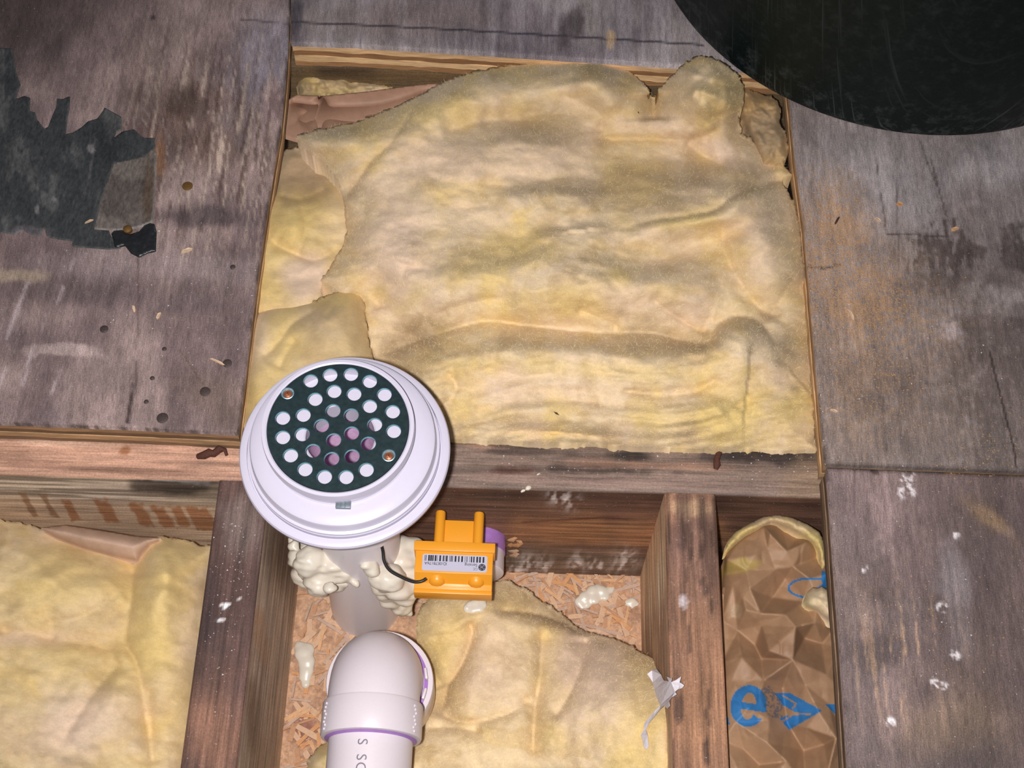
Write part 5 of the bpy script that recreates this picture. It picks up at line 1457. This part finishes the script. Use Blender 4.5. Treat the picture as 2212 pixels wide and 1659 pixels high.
# round emblem
ec = Vector((lcx + 0.0196, lcy - 0.0024, zt))
b = MB(); b.lathe([(0.0026, 0.0), (0.0026, 0.00006), (0.0001, 0.00006)], (0, 0, 0), 32, ML @ Matrix.Translation(ec))
b.build('emblem', M_INK, lab)
b = MB()
for k in range(4):
    a0 = k * math.pi / 2 + 0.3
    arc = [ML @ (ec + Vector((0.0019 * math.cos(a0 + t * 1.15), 0.0019 * math.sin(a0 + t * 1.15), 0.0001))) for t in np.linspace(0, 1, 6)]
    b.tube(arc, 0.00014, 6)
def flatcurve(pp): return [ML @ (ec + Vector((x_ * 0.001, y_ * 0.001, 0.0001))) for x_, y_ in pp]
b.tube(flatcurve([(0.1, 0.5), (-0.5, 0.9), (-1.0, 0.3), (-0.9, -0.5), (-0.4, -0.7), (-0.2, -0.1), (-0.7, 0.1)]), 0.00015, 6)
b.tube(flatcurve([(1.0, 0.7), (0.5, 0.9), (0.4, 0.3), (0.8, 0.1), (0.3, -0.1), (0.4, -0.8), (1.0, -0.6)]), 0.00015, 6)
b.build('emblem_script', M_LABEL, lab)
# cable from under the drain to the box
cpts = [(822, 1168, -0.012), (827, 1190, -0.018), (830, 1212, -0.022), (842, 1232, -0.026), (868, 1247, -0.030), (890, 1256, -0.033), (904, 1257, -0.034), (914, 1254, -0.034), (920, 1250, -0.034)]
cpl = smooth_line([tuple(P(u, v, z)) for u, v, z in cpts], 6)
b = MB(); b.tube(cpl, 0.00115, 10)
b.build('cable', M_CABLE, logger, True, 0, 60)

# ------------------------------------------------------------------ felt left on the plywood, paper flap, tar
FELT = [(-60, 100), (25, 105), (31, 125), (33, 150), (44, 182), (36, 206), (33, 215), (52, 207), (65, 211), (64, 240), (76, 243), (80, 258), (96, 278), (104, 274), (113, 250), (121, 232), (123, 213), (136, 214), (151, 207), (150, 232), (144, 262), (142, 290), (158, 286), (176, 275), (190, 262),
        (210, 256), (222, 240), (226, 232), (240, 240), (262, 252), (262, 280), (250, 284), (246, 298), (264, 284), (290, 279), (298, 288), (312, 298), (334, 298), (336, 318), (322, 334), (312, 338), (300, 350), (246, 352), (230, 400), (215, 450), (203, 494), (235, 498), (240, 510), (262, 536), (236, 538), (196, 535), (157, 533), (155, 520), (112, 514), (100, 508), (96, 492), (86, 509), (64, 506), (50, 496), (30, 506), (0, 500), (-60, 500)]
def felt_col(u, v, ed, Z):
    c = np.tile(alb(65, 67, 67), (len(u), 1))
    g = fbm(u * 0.02, v * 0.012, 4, 5); g2 = fbm(u * 0.06, v * 0.02, 9, 4)
    c = mix(c, alb(100, 100, 99), sstep(0.48, 0.68, g) * 0.8)
    c = mix(c, alb(104, 100, 98), sstep(5, 0, ed) * 0.5)
    c = mix(c, alb(50, 53, 54), sstep(0.52, 0.66, g2) * 0.7)
    c = mix(c, alb(40, 43, 44), blob(u, v, 235, 310, 40, 60) * 0.7)
    c = mix(c, alb(96, 92, 94), line_mask(u, v, [(206, 300), (190, 400), (180, 425)], 4, 3, 0.3) * 0.5)
    c = mix(c, alb(88, 86, 88), line_mask(u, v, [(10, 345), (110, 340)], 5, 8, 0.4) * 0.6)
    c = mix(c, alb(128, 124, 124), (stain(u, v, 198, 320, 8, 9, 0, 3, 0.15, 0.1) + stain(u, v, 117, 432, 5, 6, 0, 3, 0.2, 0.1) + stain(u, v, 80, 452, 5, 9, 0, 3, 0.2, 0.1)) * 0.7)
    c = mix(c, alb(104, 98, 100), stain(u, v, 60, 500, 50, 10, 0, 6, 0.3, 0.05) * 0.7)
    return np.clip(c * (0.7 + 0.6 * g2)[:, None], 0.004, 0.9)
felt = heightfield('felt_remnant', FELT, lambda u, v, ed: 0.0010 + 0.0004 * (fbm(u * 0.03, v * 0.03, 2, 3) - 0.5), felt_col, 3.4, M_FELT, 0.0, smooth=True)
tag(felt, 'torn dark grey felt backing left on the plywood at the far left', 'felt')
FLAP = [(246, 352), (280, 345), (312, 337), (328, 322), (338, 330), (336, 380), (334, 430), (330, 478), (300, 490), (250, 497), (203, 494), (215, 450), (230, 400)]
def flap_col(u, v, ed, Z):
    c = np.tile(alb(112, 103, 96), (len(u), 1))
    c = mix(c, alb(78, 70, 66), sstep(0.46, 0.66, fbm(u * 0.02, v * 0.02, 5, 4)) * 0.7)
    c = mix(c, alb(84, 66, 50), stain(u, v, 322, 410, 12, 70, 4, 3, 0.4, 0.03) * 0.7)
    c = mix(c, alb(150, 142, 136), sstep(4, 0, ed) * 0.5)
    return c
flap = heightfield('paper_remnant', FLAP, lambda u, v, ed: 0.0021 + 0.0015 * blob(u, v, 240, 360, 40, 60), flap_col, 3.4, M_FELT, 0.0013, smooth=True)
tag(flap, 'grey brown torn paper piece on the dark felt', 'paper')
TARP = [(240, 505), (250, 494), (268, 498), (280, 506), (300, 500), (318, 480), (334, 484), (338, 500), (337, 520), (336, 542), (320, 546), (300, 555), (282, 546), (270, 530), (248, 536), (245, 520)]
tar = heightfield('tar_patch', TARP, lambda u, v, ed: 0.0012 + 0.0022 * fbm(u * 0.07, v * 0.07, 6, 3) * (1 - np.exp(-ed / 5)), None, 3.0, M_TAR, 0.0, smooth=True)
tag(tar, 'small black tar patch with rust at the lower corner of the felt', 'tar')
q = P(275, 494, 0.003); b = MB(); b.lathe([(0.0034, -0.003), (0.0034, 0.0), (0.002, 0.0010), (0.0001, 0.0012)], q, 16); b.build('rust_spot', M_NAILRUST, tar, True)

# ------------------------------------------------------------------ rusty ironwork
def wire_thing(name, label, cat, pts, r, mat):
    b = MB(); b.tube(pts, r, 8); o = b.build(name, mat, None, True, 0, 60); return tag(o, label, cat)
pts = [P(u, v, JZ + d) for u, v, d in ((428, 986, 0.001), (440, 984, 0.004), (452, 978, 0.005), (462, 980, 0.003), (474, 970, 0.004), (486, 972, 0.002), (490, 984, 0.001))]
wire_thing('rusty_nail', 'bent rusty nail lying on the pale header left of the drain', 'nail', pts, [0.0022, 0.003, 0.0032, 0.0028, 0.003, 0.0016, 0.0012], M_RUST)
pts = [P(u, v, JZ + d) for u, v, d in ((1546, 1014, 0.0005), (1549, 1004, 0.002), (1548, 994, 0.0025), (1551, 984, 0.002), (1553, 978, 0.001))]
wire_thing('rusty_nail', 'flattened rusty nail on the header above the reddish joist', 'nail', pts, [0.0016, 0.0028, 0.0024, 0.002, 0.0026], M_RUST)

# ------------------------------------------------------------------ torn white paper over the edge of the middle batt
PAP = [(1398, 1456), (1408, 1448), (1419, 1446), (1428, 1458), (1434, 1470), (1445, 1472), (1440, 1462), (1452, 1465), (1450, 1474), (1462, 1468), (1472, 1461), (1468, 1474), (1478, 1480), (1474, 1486), (1466, 1488), (1458, 1494), (1462, 1500), (1452, 1506), (1446, 1514), (1448, 1524), (1442, 1530), (1434, 1524), (1424, 1534), (1412, 1550), (1402, 1562), (1396, 1575), (1399, 1588), (1402, 1612), (1396, 1620), (1390, 1612), (1388, 1596), (1384, 1588), (1390, 1578), (1392, 1562), (1402, 1550), (1414, 1536), (1426, 1524), (1420, 1510), (1414, 1490), (1410, 1474)]
pap = heightfield('torn_paper', PAP, lambda u, v, ed: np.maximum(mid_h(u, v, np.full_like(u, 40.0)), -0.048) + 0.012 + 0.022 * sstep(1420, 1455, u) + 0.004 * (fbm(u * 0.08, v * 0.08, 3, 3) - 0.5), None, 1.8, M_PAPER, -0.2, smooth=True) if False else None
def pap_h(u, v, ed):
    return np.maximum(mid_h(u, v, np.full_like(u, 40.0)) + 0.006, -0.060 + 0.045 * sstep(1415, 1452, u)) + 0.004 * (fbm(u * 0.08, v * 0.08, 3, 3) - 0.5)
hf_pts = np.array(PAP, float)
pz = pap_h(hf_pts[:, 0], hf_pts[:, 1], None)
bm = bmesh.new()
vs_ = [bm.verts.new(p) for p in P(hf_pts[:, 0], hf_pts[:, 1], pz)]
f_ = bm.faces.new(vs_)
bmesh.ops.triangulate(bm, faces=[f_])
bmesh.ops.subdivide_edges(bm, edges=list(bm.edges), cuts=1)
for q in bm.verts:
    q.co.z += random.uniform(-0.0006, 0.0006)
bm.verts.index_update()
V = np.array([tuple(q.co) for q in bm.verts]); F = [[q.index for q in f.verts] for f in bm.faces]
bnd = [(e.verts[0].index, e.verts[1].index) for e in bm.edges if len(e.link_faces) == 1]
bm.free()
n = len(V)
V2 = np.vstack([V, V - np.array([0, 0, 0.0006])])
F2 = F + [[n + i for i in f[::-1]] for f in F] + [[a, b_, n + b_, n + a] for a, b_ in bnd]
pap = mesh_obj('torn_paper', V2, F2, M_PAPER)
finish(pap)
tag(pap, 'ragged white torn paper hanging over the right edge of the middle insulation', 'paper')

# ------------------------------------------------------------------ chips, sawdust and plaster crumbs
def chip(u, v, L, w, ang, label, mat, z=0.0, cat='wood chip'):
    c = P(u, v, z); l = L / 2800.0 / 2; k = w / 2800.0 / 2
    Mx = Matrix.Translation(c) @ Matrix.Rotation(math.radians(-ang), 4, 'Z')
    b = MB()
    top = [(-l, -k * 0.6, 0.0010), (-l * 0.2, -k, 0.0016), (l * 0.8, -k * 0.7, 0.0010), (l, k * 0.1, 0.0008), (l * 0.4, k, 0.0014), (-l * 0.7, k * 0.8, 0.0010)]
    vv = [tuple(Mx @ Vector(p)) for p in top] + [tuple(Mx @ Vector((x, y, 0.0001))) for x, y, _ in top]
    b.add(vv, [tuple(range(6)), tuple(range(11, 5, -1))] + [(i, 6 + i, 6 + (i + 1) % 6, (i + 1) % 6) for i in range(6)])
    o = b.build('wood_chip', mat)
    return tag(o, label, cat, 'wood chips on the plywood')


chip(404, 542, 26, 9, -25, 'pale wood chip on the left plywood right of the black tar patch', M_CHIP)
chip(290, 668, 18, 6, 70, 'pale slender chip on the left plywood above the nail heads', M_CHIP)
chip(343, 683, 18, 7, -70, 'pale chip on the left plywood midway between felt and header', M_CHIP)
chip(470, 782, 36, 5, 25, 'thin light splinter beside the nail head near the opening', M_CHIP)
chip(193, 479, 20, 4, -28, 'tiny bright sliver lying on the dark felt', M_CHIP, 0.0014)
chip(1838, 680, 28, 6, 70, 'slim pinkish splinter in the sawdust on the right plywood', M_CHIP)
chip(1808, 477, 24, 5, -60, 'dark thin splinter at the top of the sawdust', M_CHIPD)
chip(1896, 475, 16, 6, 40, 'whitish chip at the right of the upper sawdust', M_CHIP)
chip(1943, 442, 16, 9, 10, 'orange tan chip on the pale plywood below the tub', M_STRANDS[1])
chip(1801, 888, 16, 5, 20, 'small pale chip on the right plywood near the lower seam', M_CHIP)
chip(2062, 496, 20, 9, -20, 'tan flake above the dark stain on the right plywood', M_STRANDS[0])


def grains(name, pts, rmin, rmax, mat, seed):
    r = np.random.default_rng(seed)
    n = len(pts)
    base = np.array([(1, 0, 0.25), (-0.5, 0.87, 0.2), (-0.5, -0.87, 0.3), (0.05, 0, 1.0)])
    s = r.uniform(rmin, rmax, (n, 1, 1)) * r.uniform(0.5, 1.3, (n, 1, 3))
    a = r.uniform(0, 6.28, n); ca, sa = np.cos(a), np.sin(a)
    b = base[None] * s
    x = b[..., 0] * ca[:, None] - b[..., 1] * sa[:, None]; y = b[..., 0] * sa[:, None] + b[..., 1] * ca[:, None]
    V = np.stack([x, y, np.abs(b[..., 2]) * 0.8], -1) + pts[:, None, :] - np.array([0, 0, 0.0002])
    V = V.reshape(-1, 3)
    i = np.arange(n)[:, None] * 4
    F = np.vstack([np.hstack([i, i + 1, i + 3]), np.hstack([i + 1, i + 2, i + 3]), np.hstack([i + 2, i, i + 3]), np.hstack([i, i + 2, i + 1])])
    return mesh_obj(name, V, F.tolist(), mat)


def scatter(n, spots, seed, z=0.0, ok=None):
    r = np.random.default_rng(seed)
    w = np.array([s[4] for s in spots]); w = w / w.sum()
    k = r.choice(len(spots), n, p=w)
    sp = np.array([s[:4] for s in spots])[k]
    u = sp[:, 0] + r.normal(0, 1, n) * sp[:, 2]; v = sp[:, 1] + r.normal(0, 1, n) * sp[:, 3]
    if ok is not None:
        m = ok(u, v); u = u[m]; v = v[m]
    return P(u, v, z)


okR = lambda u, v: inside(u, v, sheets['right'][0]) | inside(u, v, sheets['lower'][0])
sd = grains('sawdust', scatter(11000, [(1800, 470, 38, 55, 3), (1810, 590, 60, 55, 4), (1860, 650, 70, 40, 2), (1880, 820, 90, 90, 1.5), (1850, 740, 60, 60, 1), (2120, 970, 60, 40, 0.4), (1950, 1400, 120, 150, 0.4)], 5, 0.0, okR), 0.0004, 0.0009, M_DUST, 3)
tag(sd, 'orange tan sawdust strewn over the right plywood beside the opening', 'sawdust', None, 'stuff')
pl = scatter(240, [(1850, 1250, 120, 200, 2), (2060, 1300, 90, 180, 2), (1850, 750, 80, 150, 2), (2080, 720, 70, 40, 0.6), (1950, 1050, 30, 30, 0.5)], 6, 0.0, okR)
pl2 = scatter(160, [(380, 650, 110, 120, 1), (250, 480, 120, 60, 0.6)], 8, 0.0, lambda u, v: inside(u, v, sheets['left'][0]))
pl3 = scatter(120, [(1690, 990, 60, 20, 1), (1300, 1000, 200, 20, 0.6)], 9, JZ, lambda u, v: (v > 975) & (v < 1045) & (u < 1760) & (u > 990))
pl4 = scatter(140, [(510, 1200, 20, 90, 1), (480, 1350, 25, 120, 0.8)], 11, JZ, lambda u, v: (u > 600 - 0.125 * (v - 1000) - 120) & (u < 585 - 0.125 * (v - 1000)))
cr = grains('plaster_crumb', np.vstack([pl, pl2, pl3, pl4]), 0.0003, 0.0008, M_PLASTER, 4)
tag(cr, 'white plaster crumbs sprinkled over the plywood and joist tops', 'crumbs', None, 'stuff')
for i, (u, v, s) in enumerate(((1141, 1054, 11), (1163, 1024, 6), (1130, 1060, 7))):
    c = P(u, v, JZ + 0.001)
    bl = [(c, s / 2900.0 * 0.55), (c + np.array([0.0013, 0.0004, 0]), s / 2900.0 * 0.4), (c - np.array([0.0011, 0.0008, 0]), s / 2900.0 * 0.4)]
    foam('foam_crumb', bl, None, 0.0007, ('white foam crumb on the lower edge of the header, the largest', 'tiny round white foam crumb in the middle of the header top', 'white foam crumb just left of the largest one on the header')[i], 0.0004, 30 + i, 'foam crumbs on the header')

for o in bpy.data.objects:
    if '_o' in o: del o['_o']
